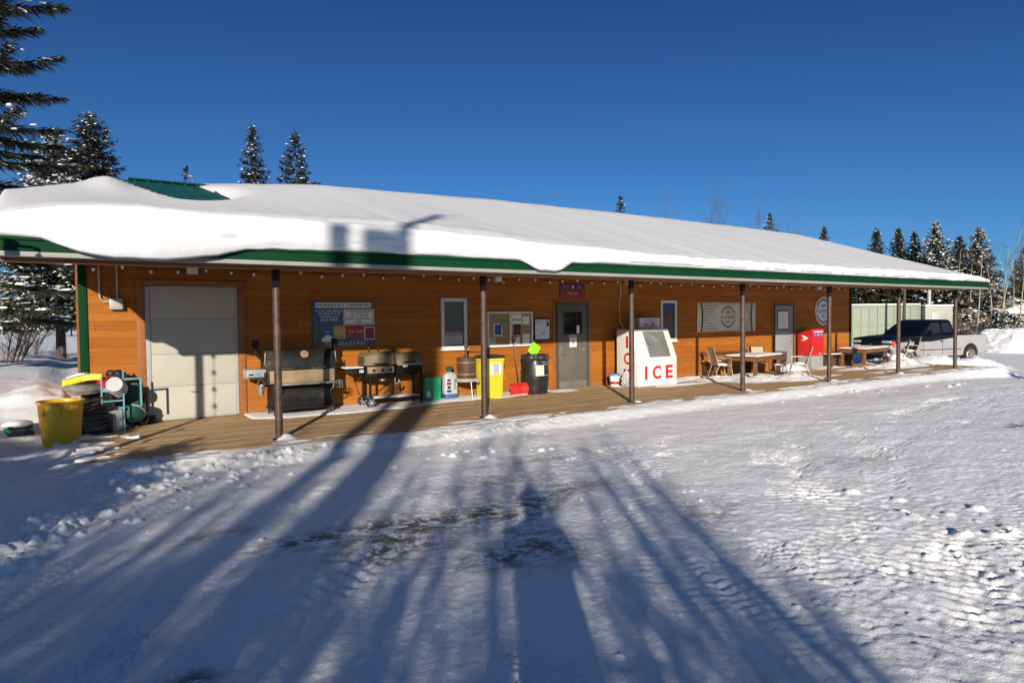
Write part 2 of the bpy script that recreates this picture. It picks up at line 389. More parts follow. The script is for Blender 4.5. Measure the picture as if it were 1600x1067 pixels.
# ------------------------------------------------------------------ ground
def axis(pieces, tail, sgn=1):
    out = []
    for a, b, st in pieces: out.append(np.arange(a, b, st))
    return np.concatenate(out)
gx = np.concatenate([-np.geomspace(5, 1500, 26)[::-1]-1.2, np.arange(-5.8, -1.2, .09), np.arange(-1.2, 6.6, .017), np.arange(6.6, 14, .032), np.arange(14, 26, .06), np.arange(26, 36, .15), 36+np.geomspace(.3, 1600, 34)])
gy = np.concatenate([-13.5-np.geomspace(.4, 1400, 24)[::-1], np.arange(-13.5, -12.0, .1), np.arange(-12.0, -5.6, .017), np.arange(-5.6, -3.2, .030), np.arange(-3.2, 9, .14), 9+np.geomspace(.3, 1600, 40)])
GX, GY = np.meshgrid(gx, gy)
def deck_left(y): return np.interp(y, [-3.85, -3.3, -.95, 0.0, .2], [-.28, -.2, .2, .95, 1.0])
RIDGE = [(-1.6, -9.2), (-.75, -7.4), (-.25, -6.07), (.43, -4.04), (1.3, -3.3)]
def ridge_x(y): return np.interp(y, [-12, -9.2, -7.4, -6.07, -4.04, -3.4, -2.6, 0], [-2.6, -1.7, -.8, -.25, .43, .35, -.15, .1])
def base_height(x, y):
    z = -.10 - .36*sstep(18, 31, x)
    left = ridge_x(y)-x
    z = z + .24*sstep(0, 1.1, left)*sstep(1.0, -2.4, y) + (.10+.12*fbm(x*.35, y*.35, 5))*sstep(.2, 2.5, left)
    z = z + .20*sstep(-2.6, .5, y)*sstep(.1, -.8, x) + .10*sstep(0, 8, y)*(x < 12)
    z = z + .35*np.exp(-((x+.2)**2+(y+13.55)**2)/.9)                      # the heap the photographer stands on
    z = z + .55*np.exp(-((x-27.0)/1.9)**2-((y+.75)/.85)**2)                # ploughed heap by the pickup
    z = z + .40*np.exp(-((x-29.4)/1.2)**2-((y+1.4)/.55)**2)
    z = z + .9*np.exp(-((x-31.)/4)**2-((y-8)/2.5)**2)
    return z
GZ = base_height(GX, GY)
inlot = sstep(-.1, .35, GX-ridge_x(GY))*sstep(-3.3, -4.0, GY)
inlot = np.maximum(inlot, sstep(23.5, 25.5, GX)*sstep(3, -2, GY))
near = np.exp(-(np.maximum(0, np.hypot(GX-3, GY+8)-22)/15)**2)
GZ += near*(.030*fbm(GX*.55, GY*.7, 11, 4)+.014*fbm(GX*2.6, GY*3.3, 12, 4)*inlot)
rgh = np.maximum(sstep(.0, .5, fbm(GX*.45+5, GY*.6, 31, 3))*.8, sstep(-8.0, -10.2, GY+.25*(GX-4)*0)*sstep(2.0, 4.5, GX)*1.1)
GZ += near*inlot*(.12+.88*rgh)*.0115*np.abs(fbm(GX*9, GY*11, 13, 3))*1.6
GZ += near*.0045*fbm(GX*19, GY*22, 14, 3)
GZ += near*(1-inlot)*.035*fbm(GX*1.7, GY*1.7, 15, 5)
# snow hugging the uneven deck edge, then dropping away under the planks
yE = -3.62+.24*fbm(gx*.9, gx*0, 21, 4)+.13*fbm(gx*4, gx*0, 22, 4)
inx = sstep(-1.5, -.15, GX)*sstep(25.6, 24.8, GX)*(GY < .6)
lipb = sstep(-4.3, -3.75, GY)*inx
GZ = GZ*(1-lipb)+lipb*(.02+.018*fbm(GX*3, GY*4, 23, 3))
GZ += .55*np.exp(-((GX+.25)/1.0)**2-((GY-1.5)/2.2)**2)*(1+.25*fbm(GX*1.5, GY*1.5, 24, 3))*sstep(.5, -.1, GX) - .20*np.exp(-((GX+.2)/.5)**2-((GY+1.35)/.55)**2) + .06*np.exp(-((GX+1.2)/.9)**2-((GY+2.6)/1.3)**2)
und = (GX > -.35)*(GY < .6)*sstep(0, .1, GY-yE[None, :])*sstep(.04, .16, GX-deck_left(np.clip(GY, -3.85, .2)))*(GX < 24.8)
GZ = GZ*(1-und)+und*(-.34)
# ---- tyre tracks
TR = [([(.08, -9.01), (.7, -7.47), (1.56, -6.43), (2.85, -5.41), (5.15, -4.55)], .26, .105, .030, 0),
      ([(.45, -10.0), (.7, -9.45), (1.13, -8.84), (2.05, -8.08), (3.49, -7.26), (5.37, -6.38), (9, -5.6)], .34, .15, .038, 1),
      ([(-.4, -7.77), (.31, -6.25), (1.29, -5.03), (2.56, -4.25)], .24, .10, .022, 0),
      ([(.2, -9.9), (1.2, -7.9), (2.4, -6.7), (4.3, -5.6), (8, -4.8)], .24, .09, .020, 0),
      ([(2.7, -12.2), (3.94, -11.45), (4.67, -10.9), (5.82, -10.0), (6.3, -9.2), (7.01, -8.0), (9, -6.6)], .42, .15, .040, 1),
      ([(3.3, -12.0), (4.5, -11.5), (5.4, -10.8), (6.6, -9.9), (8.2, -9.0), (11, -8.3)], .36, .13, .040, 1),
      ([(2.2, -11.8), (2.68, -10.86), (3.32, -9.62), (3.85, -8.77), (4.8, -7.6), (7.5, -6.0)], .26, .10, .024, 0),
      ([(2.7, -12), (3.12, -11.17), (3.7, -10.29), (4.02, -9.47), (4.43, -8.49), (6, -7.0), (10, -5.6)], .34, .12, .030, 1),
      ([(4.26, -6.01), (6.96, -5.9), (10.8, -6.55), (15.04, -7.83), (22, -9)], .26, .11, .016, 0),
      ([(5.2, -5.1), (9.1, -5.26), (13.66, -5.53), (20.47, -5.95), (27, -5.9)], .28, .11, .016, 0),
      ([(5.2, -6.9), (9.1, -6.7), (14, -6.5), (20, -6.6), (30, -5.5)], .28, .11, .014, 0),
      ([(1.6, -11.3), (2.1, -9.8), (2.9, -8.6), (4.2, -7.4), (7, -6.4)], .24, .095, .022, 0)]
rs = np.random.RandomState(3)
for k in range(16):
    x0, y0 = rs.uniform(.5, 5.5), -12.1+rs.rand()*.3; a = rs.uniform(-.2, .5); L = rs.uniform(9, 20); b_ = rs.uniform(.5, 1.0)
    TR.append(([(x0, y0), (x0+L*.16*b_+a, y0+1.7), (x0+L*.42*b_+a*2, y0+3.6+.4*a), (x0+L*.75, y0+5.0+.5*a), (x0+L*1.15, y0+5.8)], rs.uniform(.22, .34), rs.uniform(.085, .13), rs.uniform(.012, .024), k % 2))
for pts, wd, per, dep, kind in TR:
    P = np.array(pts); s0 = 0.
    # smooth the polyline
    tt = np.linspace(0, len(P)-1, len(P)*6); P = np.stack([np.interp(tt, range(len(P)), P[:, k]) for k in (0, 1)], 1)
    for _ in range(6): P[1:-1] = (P[:-2]+2*P[1:-1]+P[2:])/4
    ix0, ix1 = np.searchsorted(gx, [P[:, 0].min()-.5, P[:, 0].max()+.5]); iy0, iy1 = np.searchsorted(gy, [P[:, 1].min()-.5, P[:, 1].max()+.5])
    X, Y = GX[iy0:iy1, ix0:ix1], GY[iy0:iy1, ix0:ix1]
    best = np.full(X.shape, 9.); S = np.zeros(X.shape)
    for a, b in zip(P[:-1], P[1:]):
        d = b-a; L = np.hypot(*d); d = d/L
        q = np.clip((X-a[0])*d[0]+(Y-a[1])*d[1], 0, L)
        dx, dy = X-a[0]-q*d[0], Y-a[1]-q*d[1]; dd = np.hypot(dx, dy)*np.sign(dx*d[1]-dy*d[0]+1e-9)
        m = np.abs(dd) < np.abs(best); best = np.where(m, dd, best); S = np.where(m, s0+q, S); s0 += L
    best = best+.03*fbm(X*6, Y*6, 44, 3); S = S+.05*fbm(X*5, Y*5, 45, 3); u = best/(wd/2); inside = sstep(1.12, .9, np.abs(u))
    fade = sstep(-.15, .45, fbm(X*1.1+3, Y*1.1, 41+kind, 4)+.02)*(.45+.8*vnoise(X*3.1, Y*3.1, 47))
    if kind: lug = np.tanh(2.5*np.sin(2*math.pi*(S/per+.55*np.abs(u)*np.sign(u)*(1 if dep > .03 else -1)))) * sstep(.06, .14, np.abs(np.abs(u)-.0))
    else: lug = np.tanh(2*np.sin(2*math.pi*(S/per+.6*np.abs(u))))*np.tanh(3*np.cos(math.pi*3*u))
    dz = -dep*.42+dep*.34*lug + .012*sstep(.85, 1.05, np.abs(u))
    wob = .75+.5*vnoise(X*7, Y*7, 5)
    GZ[iy0:iy1, ix0:ix1] += inside*fade*dz*wob*sstep(-4.1, -4.5, Y)
# ---- loose lumps of snow
LUMP = []
def scatter(pts, n, spread, r0, r1, hk=.8):
    P = np.array(pts, float)
    for _ in range(n):
        k = rs.randint(len(P)-1); f = rs.rand(); p = P[k]*(1-f)+P[k+1]*f + rs.randn(2)*np.array(spread)
        r = r0+(r1-r0)*rs.rand()**3; LUMP.append((p[0], p[1], r, r*hk*(.45+.5*rs.rand())))
scatter(RIDGE[1:]+[(2.4, -3.75)], 420, (.16, .20), .018, .085)
scatter([(-.1, -5.8), (1.0, -4.4), (2.6, -3.9)], 330, (.42, .34), .015, .06)
scatter([(.5, -4.2), (5, -4.1), (12, -4.1), (24, -4.1)], 420, (.2, .20), .015, .055, .6)
scatter([(6.7, -9.5), (6.3, -10.4), (5.4, -11.4)], 60, (.30, .26), .02, .10, .5)
scatter([(5.27, -5.53), (4.38, -5.14), (3.89, -4.78)], 16, (.25, .2), .03, .09)
scatter([(0, -9), (4, -8), (12, -7)], 420, (2.5, 1.6), .010, .035)
scatter([(2, -11.5), (5, -9), (12, -8)], 260, (1.2, .9), .010, .035)
scatter([(13, -4.3), (24, -4.6), (27, -3.0)], 110, (.8, .3), .03, .09)
scatter([(25.5, -1.6), (28.5, -1.2), (30, -1.8)], 130, (.7, .5), .04, .16)
scatter([(-1.2, -8), (-.6, -5), (-.8, -3)], 60, (.7, .9), .02, .09)
for x, y, r, h in LUMP:
    if -.3 < x < 24.9 and y > -3.85: continue
    ix0, ix1 = np.searchsorted(gx, [x-r*1.6, x+r*1.6]); iy0, iy1 = np.searchsorted(gy, [y-r*1.6, y+r*1.6])
    if ix1-ix0 < 2 or iy1-iy0 < 2: continue
    X, Y = GX[iy0:iy1, ix0:ix1]-x, GY[iy0:iy1, ix0:ix1]-y; a = x*37+y*11
    ca, sa = math.cos(a), math.sin(a); Xr, Yr = (X*ca+Y*sa)*(.8+.5*(a % 1)), (-X*sa+Y*ca)
    d = np.maximum(np.hypot(Xr, Yr), .93*np.maximum(np.abs(Xr), np.abs(Yr)))/r
    GZ[iy0:iy1, ix0:ix1] = np.maximum(GZ[iy0:iy1, ix0:ix1], GZ[iy0:iy1, ix0:ix1]+h*(1-sstep(.45, 1.1, d))*(.85+.3*vnoise(X*60+a, Y*60, 3)))
ny, nx = GZ.shape
V = np.stack([GX, GY, GZ], -1).reshape(-1, 3)
ii = (np.arange(ny-1)[:, None]*nx+np.arange(nx-1)[None]).ravel()
Fq = np.stack([ii, ii+1, ii+1+nx, ii+nx], 1)
ground = np_mesh('ground', V, Fq, 'ground', smooth=1); ground['kind'] = 'structure'
dirt = np.zeros(GZ.shape)
for x, y, sx, sy, a in [(2.45, -7.6, .75, .38, 1), (2.1, -8.1, .5, .28, .9), (2.65, -8.75, .45, .28, .9), (3.55, -7.7, .55, .35, 1), (1.5, -7.5, .45, .16, .9), (1.0, -6.9, .4, .14, .7), (4.4, -7.4, .6, .3, .75),
                        (12.9, -8.5, .6, .14, 1.3), (8.1, -8.4, .8, .3, .5), (3.2, -8.6, .3, .6, .8), (2.3, -3.95, 1.2, .12, .8), (5.7, -3.95, 1.6, .12, .6), (5.0, -6.0, .9, .3, .5), (.5, -9.3, .12, .10, 1), (4.9, -9.0, .4, .2, .55), (5.2, -8.7, .5, .2, .5), (3.9, -6.7, .8, .3, .6)]:
    dirt += .95*a*np.exp(-((GX-x)/sx)**2-((GY-y)/sy)**2)
for nm, arr in (('pack', inlot), ('dirt', np.clip(dirt, 0, 1.2))):
    at = ground.data.attributes.new(nm, 'FLOAT', 'POINT'); at.data.foreach_set('value', arr.astype(np.float32).ravel())
del GX, GY, V, Fq

# ------------------------------------------------------------------ boardwalk
b = MB(); y = -3.85; k = 0
while y < -.02:
    w = .138; xl = float(deck_left(y+w/2)); cuts = [xl]+sorted([xl+1.2+4.2*i+2.0*((k*.37) % 1) for i in range(6)])+[24.75]
    for x0, x1 in zip(cuts[:-1], cuts[1:]):
        if x1 > 24.75: x1 = 24.75
        if x0 < x1-.05: b.bx((x0+.002, y+.003, -.045), (x1-.002, y+w-.004, random.uniform(-.003, .003)), 0)
    y += w; k += 1
bw = b.build('boardwalk', 'deck', None, 0); bw['kind'] = 'structure'
b = MB(); b.prism([(.98, 0), (.17, -.98), (-.25, -3.3), (-.33, -3.87), (24.8, -3.87), (24.8, 0)], lambda u, v, w: (u, v, w), -.30, -.05); o = b.build('boardwalk_edge', 'deck', bw, 0)

# thin and heaped snow lying on the planks
dx = np.arange(-.2, 24.8, .035); dy = np.arange(-3.86, -.012, .035); DX, DY = np.meshgrid(dx, dy)
n1 = fbm(DX*.9, DY*3.2, 61, 5); n2 = fbm(DX*4, DY*8, 62, 3)
th = -.039+.010*sstep(13, 22, DX)+.030*n1+.012*n2
th += .052*sstep(-2.7, -3.6, DY)*(.55+.45*sstep(-.3, .3, n1+.5*n2))
def heap(x, y, sx, sy, h): 
    global th
    th = np.maximum(th, -.02+(h+.02)*np.exp(-((DX-x)/sx)**2-((DY-y)/sy)**2)*(1+.35*n2+.3*n1))
strip = (DX > 2.7)*(DX < 9.6); edge = -.86+.10*n1+.05*n2
edge = edge+np.interp(DX, [2.7, 3.3, 5.5, 6.5, 8, 9.6], [.2, -.12, -.10, .12, .1, .5])
th = np.maximum(th, np.where(strip*(DY > edge)*(DY < -.03), .012+.008*n2+.012*sstep(0, .3, DY-edge), -1))
heap(9.75, -.45, .5, .35, .02); heap(12.1, -.2, .55, .35, .05); heap(11.6, -.6, .3, .25, .03); heap(13.1, -1.2, 1.1, .22, .03); heap(13.4, -.35, .7, .35, .05)
for x, y, sx, sy, h in [(14.9, -.9, .8, .5, .09), (15.6, -1.7, .9, .45, .10), (16.4, -2.0, .8, .5, .12), (14.3, -.3, 1.0, .3, .06), (17.1, -1.8, .45, .45, .15), (16.0, -.7, 1.2, .6, .06), (19.0, -.25, .42, .3, .22), (19.5, -.2, .4, .2, .12),
                        (21.3, -1.35, 1.2, .35, .06), (22.6, -1.55, 1.1, .4, .14), (23.6, -1.4, .7, .5, .2), (20.8, -.4, 1.2, .3, .05), (24.2, -.8, .6, .8, .3), (18.2, -2.1, .5, .14, .02), (20.3, -2.4, .9, .18, .02), (22.0, -2.7, .9, .2, .02)]: heap(x, y, sx, sy, h)
for i in range(7): heap(2.55+3.497*i+random.uniform(-.06, .10), -3.10+random.uniform(-.05, .05), random.uniform(.10, .17), random.uniform(.08, .13), random.uniform(.03, .085)); heap(2.55+3.497*i+random.uniform(.05, .4), -3.35, random.uniform(.15, .5), random.uniform(.06, .13), random.uniform(.005, .03))
th = np.where(DX < deck_left(DY)+.06, -.03, th); th = np.where((DX < .9)*(DY < -1.0), np.maximum(th, np.where(n1+.3*n2-(DX-.1)*.35 > .04, .012+.012*n2+.03*sstep(.04, .4, n1-(DX-.1)*.35), -.025)), th)
th = np.clip(th, -.03, .5)
ny, nx = th.shape; V = np.stack([DX, DY, th], -1).reshape(-1, 3); ii = (np.arange(ny-1)[:, None]*nx+np.arange(nx-1)[None]).ravel()
Fq = np.stack([ii, ii+1, ii+1+nx, ii+nx], 1); Fq = Fq[(V[Fq, 2].max(1) > -.006)]
sn = np_mesh('snow', V, Fq, 'snow', smooth=1); sn['kind'] = 'stuff'; tag(sn, 'thin drifts and small heaps of snow lying on the boardwalk planks', 'snow')

# ------------------------------------------------------------------ the store
XL, XR, XA, XB = -.72, 23.75, .23, 22.80            # roof ends, wall ends
RIDGE_Y, SL = 2.6, .30
st = thing('store_building', 'long low wooden store with a snow-covered green roof and a full-width porch', 'building', (0, 0, 0))
V = []; Fq = []; zs = []
nb = 21
for k in range(-2, nb):
    z0 = k*.145
    zs += [(.006, z0), (0, z0+.004), (0, z0+.141)]
xs = np.linspace(XA, XB, 2)
for x in xs: V += [(x, yy, zz) for yy, zz in zs]
n = len(zs); Fq = [(i, n+i, n+i+1, i+1) for i in range(n-1)]
np_mesh('wall', V, Fq, 'siding', st)
b = MB(); b.bx((XA+.01, .03, -.5), (XB-.01, 9.0, 2.9)); b.prism([(.03, 2.9), (9.0, 2.9), (4.8, 4.2), (2.6, 4.35)], lambda u, v, w: (w, u, v), XA+.01, XB-.01); b.build('side_wall', 'siding', st, 0)
for xa, xb in ((XA-.055, XA+.062), (XB-.05, XB+.055)):
    MB().bx((xa, -.03, -.25), (xb, .06, 2.88), .004).build('corner_trim', 'green', st)
def zr(y): return 2.68+SL*(y+3.8) if y <= RIDGE_Y else 2.68+SL*(RIDGE_Y+3.8)-SL*(y-RIDGE_Y)
HY, HX = -.55, 1.15
def hipx(y): return np.interp(y, [HY, RIDGE_Y, 9], [XL, HX, HX])
b = MB(); plan = [(XL, -3.8), (XR, -3.8), (XR, RIDGE_Y), (HX, RIDGE_Y), (XL, HY)]
for dz_ in (0, -.05): b.quad(*[(x, y, zr(y)+dz_) for x, y in plan])
for i in range(5): (xa, ya), (xb, yb) = plan[i], plan[(i+1) % 5]; b.quad((xa, ya, zr(ya)), (xb, yb, zr(yb)), (xb, yb, zr(yb)-.05), (xa, ya, zr(ya)-.05))
b.quad((XL+.05, HY+.08, zr(HY)-.03), (HX, RIDGE_Y, zr(RIDGE_Y)-.02), (HX, 4.4, 4.06), (XL+.6, 2.2, 3.65))
b.prism([(RIDGE_Y+.001, zr(RIDGE_Y)), (9.2, zr(9.2)), (9.2, zr(9.2)-.05), (RIDGE_Y+.001, zr(RIDGE_Y)-.05)], lambda u, v, w: (w, u, v), HX, XB)
x = XL+.12
while x < XR:
    for a, c in ((-3.79, RIDGE_Y if x > HX else HY+(x-XL)/(HX-XL)*(RIDGE_Y-HY)),):
        b.prism([(x-.022, 0), (x-.012, .028), (x+.012, .028), (x+.022, 0)], lambda u, v, w: (u, w, zr(w)+v-.002), a, c)
    x += .2286
b.prism([(RIDGE_Y-.16, zr(RIDGE_Y-.16)+.032), (RIDGE_Y, zr(RIDGE_Y)+.045), (RIDGE_Y+.16, zr(RIDGE_Y+.16)+.032), (RIDGE_Y, zr(RIDGE_Y)+.02)], lambda u, v, w: (w, u, v), HX-.02, XR+.02)
b.build('roof', 'roofgreen', st, 25)
b = MB(); b.bx((XL-.02, -3.835, 2.525), (XR+.02, -3.803, 2.672), .004); b.bx((XL-.02, -3.86, 2.645), (XR+.02, -3.836, 2.68), .004); b.bx((XL-.02, -3.85, 2.525), (XR+.02, -3.836, 2.56), .004)
b.build('fascia', 'green', st)
for xa in (XL-.03, XR+.001):
    b = MB(); b.prism([(-3.8, 2.52), (-3.8, 2.68), (RIDGE_Y, zr(RIDGE_Y)+.01), (RIDGE_Y, zr(RIDGE_Y)-.16)] if xa > 0 else [(-3.8, 2.52), (-3.8, 2.68), (HY, zr(HY)+.01), (HY, zr(HY)-.16)], lambda u, v, w: (w, u, v), xa, xa+.03); b.build('rake_trim', 'green', st, 0)
b = MB(); b.bx((XL, -3.83, 2.465), (XR, -3.70, 2.522), .006); b.build('eave_strip', 'strip', st)
b = MB(); b.bx((XL, -3.70, 2.54), (XR, -3.12, 2.57)); b.bx((XL, -2.92, 2.86), (XR, -.005, 2.89)); b.build('soffit', 'soffit', st, 0)
b = MB(); b.bx((XL, -3.12, 2.46), (XR, -2.92, 2.86), .006); b.build('porch_beam', 'trim_wood', st)
PX = [2.5457+3.4965*i for i in range(7)]
for px in PX:
    p = MB().cyl((px, -3.027, -.3), (px, -3.027, 2.38), .054, n=20).build('post', 'post', st)
    MB().cyl((px, -3.027, 2.30), (px, -3.027, 2.463), .062, n=20, bev=.004).build('post_cap', 'black', p); MB().cyl((px, -3.027, -.02), (px, -3.027, .012), .095, n=20, bev=.003).build('base_plate', 'black', p)
# garage door
g = MB().bx((1.14, -.016, .03), (2.60, .004, 2.32)).build('garage_door', 'door_white', st)
for z0, z1 in ((.05, .60), (.607, 1.16), (1.167, 1.765), (1.772, 2.30)):
    b = MB().bx((1.20, -.034, z0), (2.565, -.012, z1), .006)
    b.build('door_panel', 'door_white', g)
MB().tube([(1.78, -.036, .50), (1.82, -.06, .49), (1.90, -.06, .485), (1.96, -.036, .48)], .009).build('handle', 'steel', g)
MB().bx((1.13, -.045, .02), (1.198, -.012, 2.33), .003).bx((2.567, -.040, .03), (2.605, -.012, 2.33), .003).bx((1.198, -.040, 2.302), (2.567, -.012, 2.335), .003).bx((1.2, -.036, .02), (2.565, -.015, .049), .002).build('frame', 'grey', g)
MB().bx((1.00, -.03, -.02), (1.128, .004, 2.45), .004).bx((2.607, -.03, -.02), (2.74, .004, 2.45), .004).bx((1.129, -.03, 2.336), (2.606, .004, 2.45), .004).build('casing', 'trim_wood', g)
# entrance doors
def door(x0, x1, mat, fmat, win, pap=False):
    d = MB().bx((x0+.055, -.030, .012), (x1-.055, -.002, 2.03), .004).build('door', mat, st)
    MB().bx((x0, -.05, 0), (x0+.052, .004, 2.088), .004).bx((x1-.052, -.05, 0), (x1, .004, 2.088), .004).bx((x0+.053, -.05, 2.034), (x1-.053, .004, 2.088), .004).build('frame', fmat, d)
    MB().bx((x0-.09, -.02, 0), (x0-.002, .004, 2.17), .003).bx((x1+.002, -.02, 0), (x1+.09, .004, 2.17), .003).bx((x0-.001, -.02, 2.09), (x1+.001, .004, 2.17), .003).build('casing', 'trim_wood', d)
    a, bq, c, e = win
    MB().bx((a, -.034, c), (bq, -.028, e), 0).build('window_pane', 'glass', d, 0)
    f = MB()
    for q in (((a-.028, -.042, c-.028), (a, -.028, e+.028)), ((bq, -.042, c-.028), (bq+.028, -.028, e+.028)), ((a, -.042, c-.028), (bq, -.028, c)), ((a, -.042, e), (bq, -.028, e+.028))): f.bx(*q, .003)
    f.build('window_trim', fmat, d)
    return d
d1 = door(9.915, 10.93, 'grey_door', 'grey_door_frame', (10.14, 10.70, 1.33, 1.86))
b = MB().cyl((10.035, -.03, 1.00), (10.035, -.055, 1.00), .028, bev=.004).cyl((10.04, -.03, .84), (10.04, -.06, .84), .022).tube([(10.04, -.06, .84), (10.05, -.075, .84), (10.14, -.075, .838)], .011).bx((10.01, -.036, .93), (10.07, -.029, .97), .002).bx((10.03, -.045, .70), (10.05, -.03, .76), .003)
b.build('handle', 'steel', d1)
MB().bx((10.63, -.036, .925), (10.80, -.029, .945), .002).build('mail_slot', 'chrome', d1)
MB().bx((9.99, -.034, .62), (10.86, -.0295, .625), 0).bx((10.0, -.0345, .015), (10.85, -.0295, .16), .001).build('kick_plate', 'steel', d1)
MB().bx((9.96, -.12, -.0), (10.9, -.052, .018), .003).build('threshold', 'steel', d1)
d2 = door(18.465, 19.505, 'blue_door', 'grey_door_frame', (18.66, 19.20, 1.29, 1.86))
MB().cyl((19.40, -.03, 1.05), (19.40, -.055, 1.05), .028, bev=.004).cyl((19.40, -.03, .90), (19.40, -.06, .90), .024).tube([(19.40, -.06, .90), (19.39, -.075, .90), (19.30, -.075, .898)], .011).build('handle', 'steel', d2)
def window(x0, x1, z0, z1):
    fr = MB()
    w = .075
    for q in (((x0, z0), (x0+w, z1)), ((x1-w, z0), (x1, z1)), ((x0+w, z1-w), (x1-w, z1)), ((x0+w, z0), (x1-w, z0+w))): fr.bx((q[0][0], -.045, q[0][1]), (q[1][0], .004, q[1][1]), .004)
    fo = fr.build('window', 'white', st)
    MB().bx((x0+w, -.012, z0+w), (x1-w, -.004, z1-w)).build('pane', 'glass', fo, 0)
    MB().bx((x0-.02, -.075, z0-.028), (x1+.02, .003, z0-.001), .004).build('sill', 'white', fo)
    return fo
w1 = window(6.78, 7.42, 1.06, 2.18); w2 = window(13.48, 14.10, 1.05, 2.17)

# snow blanket on the roof
sx = np.arange(XL-.05, XR+.10, .07)
def lerp(x, xs, ys): return np.interp(x, xs, ys)
T = lerp(sx, [-.8, 0, .8, 2, 5, 6.2, 7.5, 9, 12, 18, 22.5, 23.9], [.22, .36, .42, .40, .40, .34, .30, .24, .20, .20, .19, .10])+.035*fbm(sx*1.3, sx*0, 71, 4)+.01*fbm(sx*6, sx*0, 72, 3)
OV = lerp(sx, [-.8, -.1, .3, .9, 1.6, 2.1, 4, 6.2, 6.6, 7.1, 7.5, 10, 24], [.03, .05, .14, .20, .14, .06, .04, .05, .10, .10, .04, .03, .02])+.02*fbm(sx*2.3, sx*0, 73, 4)
DR = lerp(sx, [-.8, -.2, .15, .5, 1.1, 1.6, 2.0, 4, 6.25, 6.5, 6.62, 6.95, 7.1, 7.35, 8, 24], [-.06, .0, .17, .22, .20, .14, .02, -.02, .0, .12, .17, .18, .13, .0, -.02, -.015])+.03*fbm(sx*2.1, sx*0, 74, 5)
TOP = lerp(sx, [-.8, .3, .66, 1.2, 2.5, 3.5, 5, 8, 16, 22.5, 23.9], [.0, .0, .0, .0, .10, .20, .32, .40, .42, .34, .12])+.03*fbm(sx*.5, sx*0, 75, 3)
rows = []
def row(y, z): rows.append((np.broadcast_to(y, sx.shape).astype(float), np.broadcast_to(z, sx.shape).astype(float)))
row(-3.55, 2.70)
row(-3.79+0*sx, 2.684)
row(-3.82-OV*.5, 2.684-DR*.6-.01)
row(-3.83-OV*.75, 2.684-DR)
row(-3.84-OV*.95, 2.70-DR*.92)
row(-3.845-OV, 2.72-DR*.5+.10*T)
for f in np.linspace(.18, .96, 14):
    yy = -3.845-OV*(1-f*f*.9)+.05*f*f+.045*fbm(sx*1.8, sx*0+f*5, 76, 5)*(1-f*.6)+.02*fbm(sx*7, sx*0+f*9, 78, 3)
    row(yy, 2.70+T*f+.0*sx-DR*.15*(1-f))
yt = [-3.70, -3.62, -3.5, -3.35, -3.1, -2.8]+list(np.arange(-2.5, 2.75, .09))+[2.85, 3.0, 3.3, 3.8, 4.6, 6, 9.3]
for yv in yt:
    u = (yv+3.8)/6.4; uu = np.clip(u, 0, 1)
    crest = sstep(-3.8, -3.45, yv)
    base = np.array([zr(yv)]*len(sx)); soft = .12*np.exp(-((yv-RIDGE_Y)/.5)**2)
    pw = lerp(sx, [1.5, 6], [2.6, 1.2]); t = (T*(1-uu)**pw+TOP*(1-(1-uu)**pw))*(.93+.07*crest)+.008*fbm(sx*.5, sx*0+yv*.6, 77, 3)
    # lip crest a little proud, then the wind-smoothed slope
    t = t+.05*np.exp(-((yv+3.45)/.22)**2)*sstep(8.5, 5, sx)
    t = t+.15*np.exp(-np.abs((sx-.70)/.38)**1.5-((yv-1.25)/.9)**2)
    # scoured hollow where the metal shows
    px_, py_ = sx-1.95, yv-1.45
    ua, ub = px_*.80+py_*.60, -px_*.60+py_*.80
    ua, ub = (px_*1.0+py_*.35), (py_*1.0-px_*.75)
    q = np.exp(-(np.abs(ua/.66)**3.2)-(np.abs(ub/1.45)**3.2))
    t = t*(1-1.0*q)-.30*q
    hd = np.maximum(0, hipx(yv)-sx); edge = sstep(XL-.05, XL+.25, sx)*sstep(XR+.10, XR-.35, sx)
    t = np.where(t > 0, t*(.25+.75*np.sqrt(np.clip(edge, 0, 1))), t)
    t = t-np.minimum(.95*hd, 1.5)
    if yv > 6: t = t*.5
    if yv > 2.7: m_ = sx < HX+.15; rows.append((np.where(m_, 2.62, yv), np.where(m_, rows[-1][1]-.03, base+t))); continue
    t = np.where((hd <= 0)*(q < .12), np.maximum(t, .05), t)
    row(yv, base+t-soft*np.clip(1-q*2, 0, 1)*.6)
Yr = np.stack([r[0] for r in rows]); Zr = np.stack([r[1] for r in rows]); ny, nx = Yr.shape
V = np.stack([np.broadcast_to(sx, Yr.shape), Yr, Zr], -1).reshape(-1, 3)
ii = (np.arange(ny-1)[:, None]*nx+np.arange(nx-1)[None]).ravel(); Fq = np.stack([ii, ii+1, ii+1+nx, ii+nx], 1)
# end walls of the blanket
extra = []; nV = len(V); EV = []
for col in (0, nx-1):
    idx = np.arange(6, ny)*nx+col
    low = V[idx].copy(); low[:, 2] = [zr(yy)-.03 for yy in low[:, 1]]; low[:, 1] = np.clip(low[:, 1], -3.82, 9.4)
    st0 = nV+len(EV); EV += list(low)
    for j in range(len(idx)-1 if col else int((V[idx, 1] < HY).sum())): extra.append((idx[j], idx[j+1], st0+j+1, st0+j) if col else (idx[j], st0+j, st0+j+1, idx[j+1]))
V = np.concatenate([V, np.array(EV)]); Fq = np.concatenate([Fq, np.array(extra)])
Fq = Fq[~((V[Fq, 0] < hipx(V[Fq, 1])-.30).all(1) & (V[Fq, 1] > HY+.12).all(1))]
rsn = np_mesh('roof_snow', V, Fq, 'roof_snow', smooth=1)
tag(rsn, 'thick wind-smoothed snow blanket lying on the green roof and curling over its eave', 'snow')

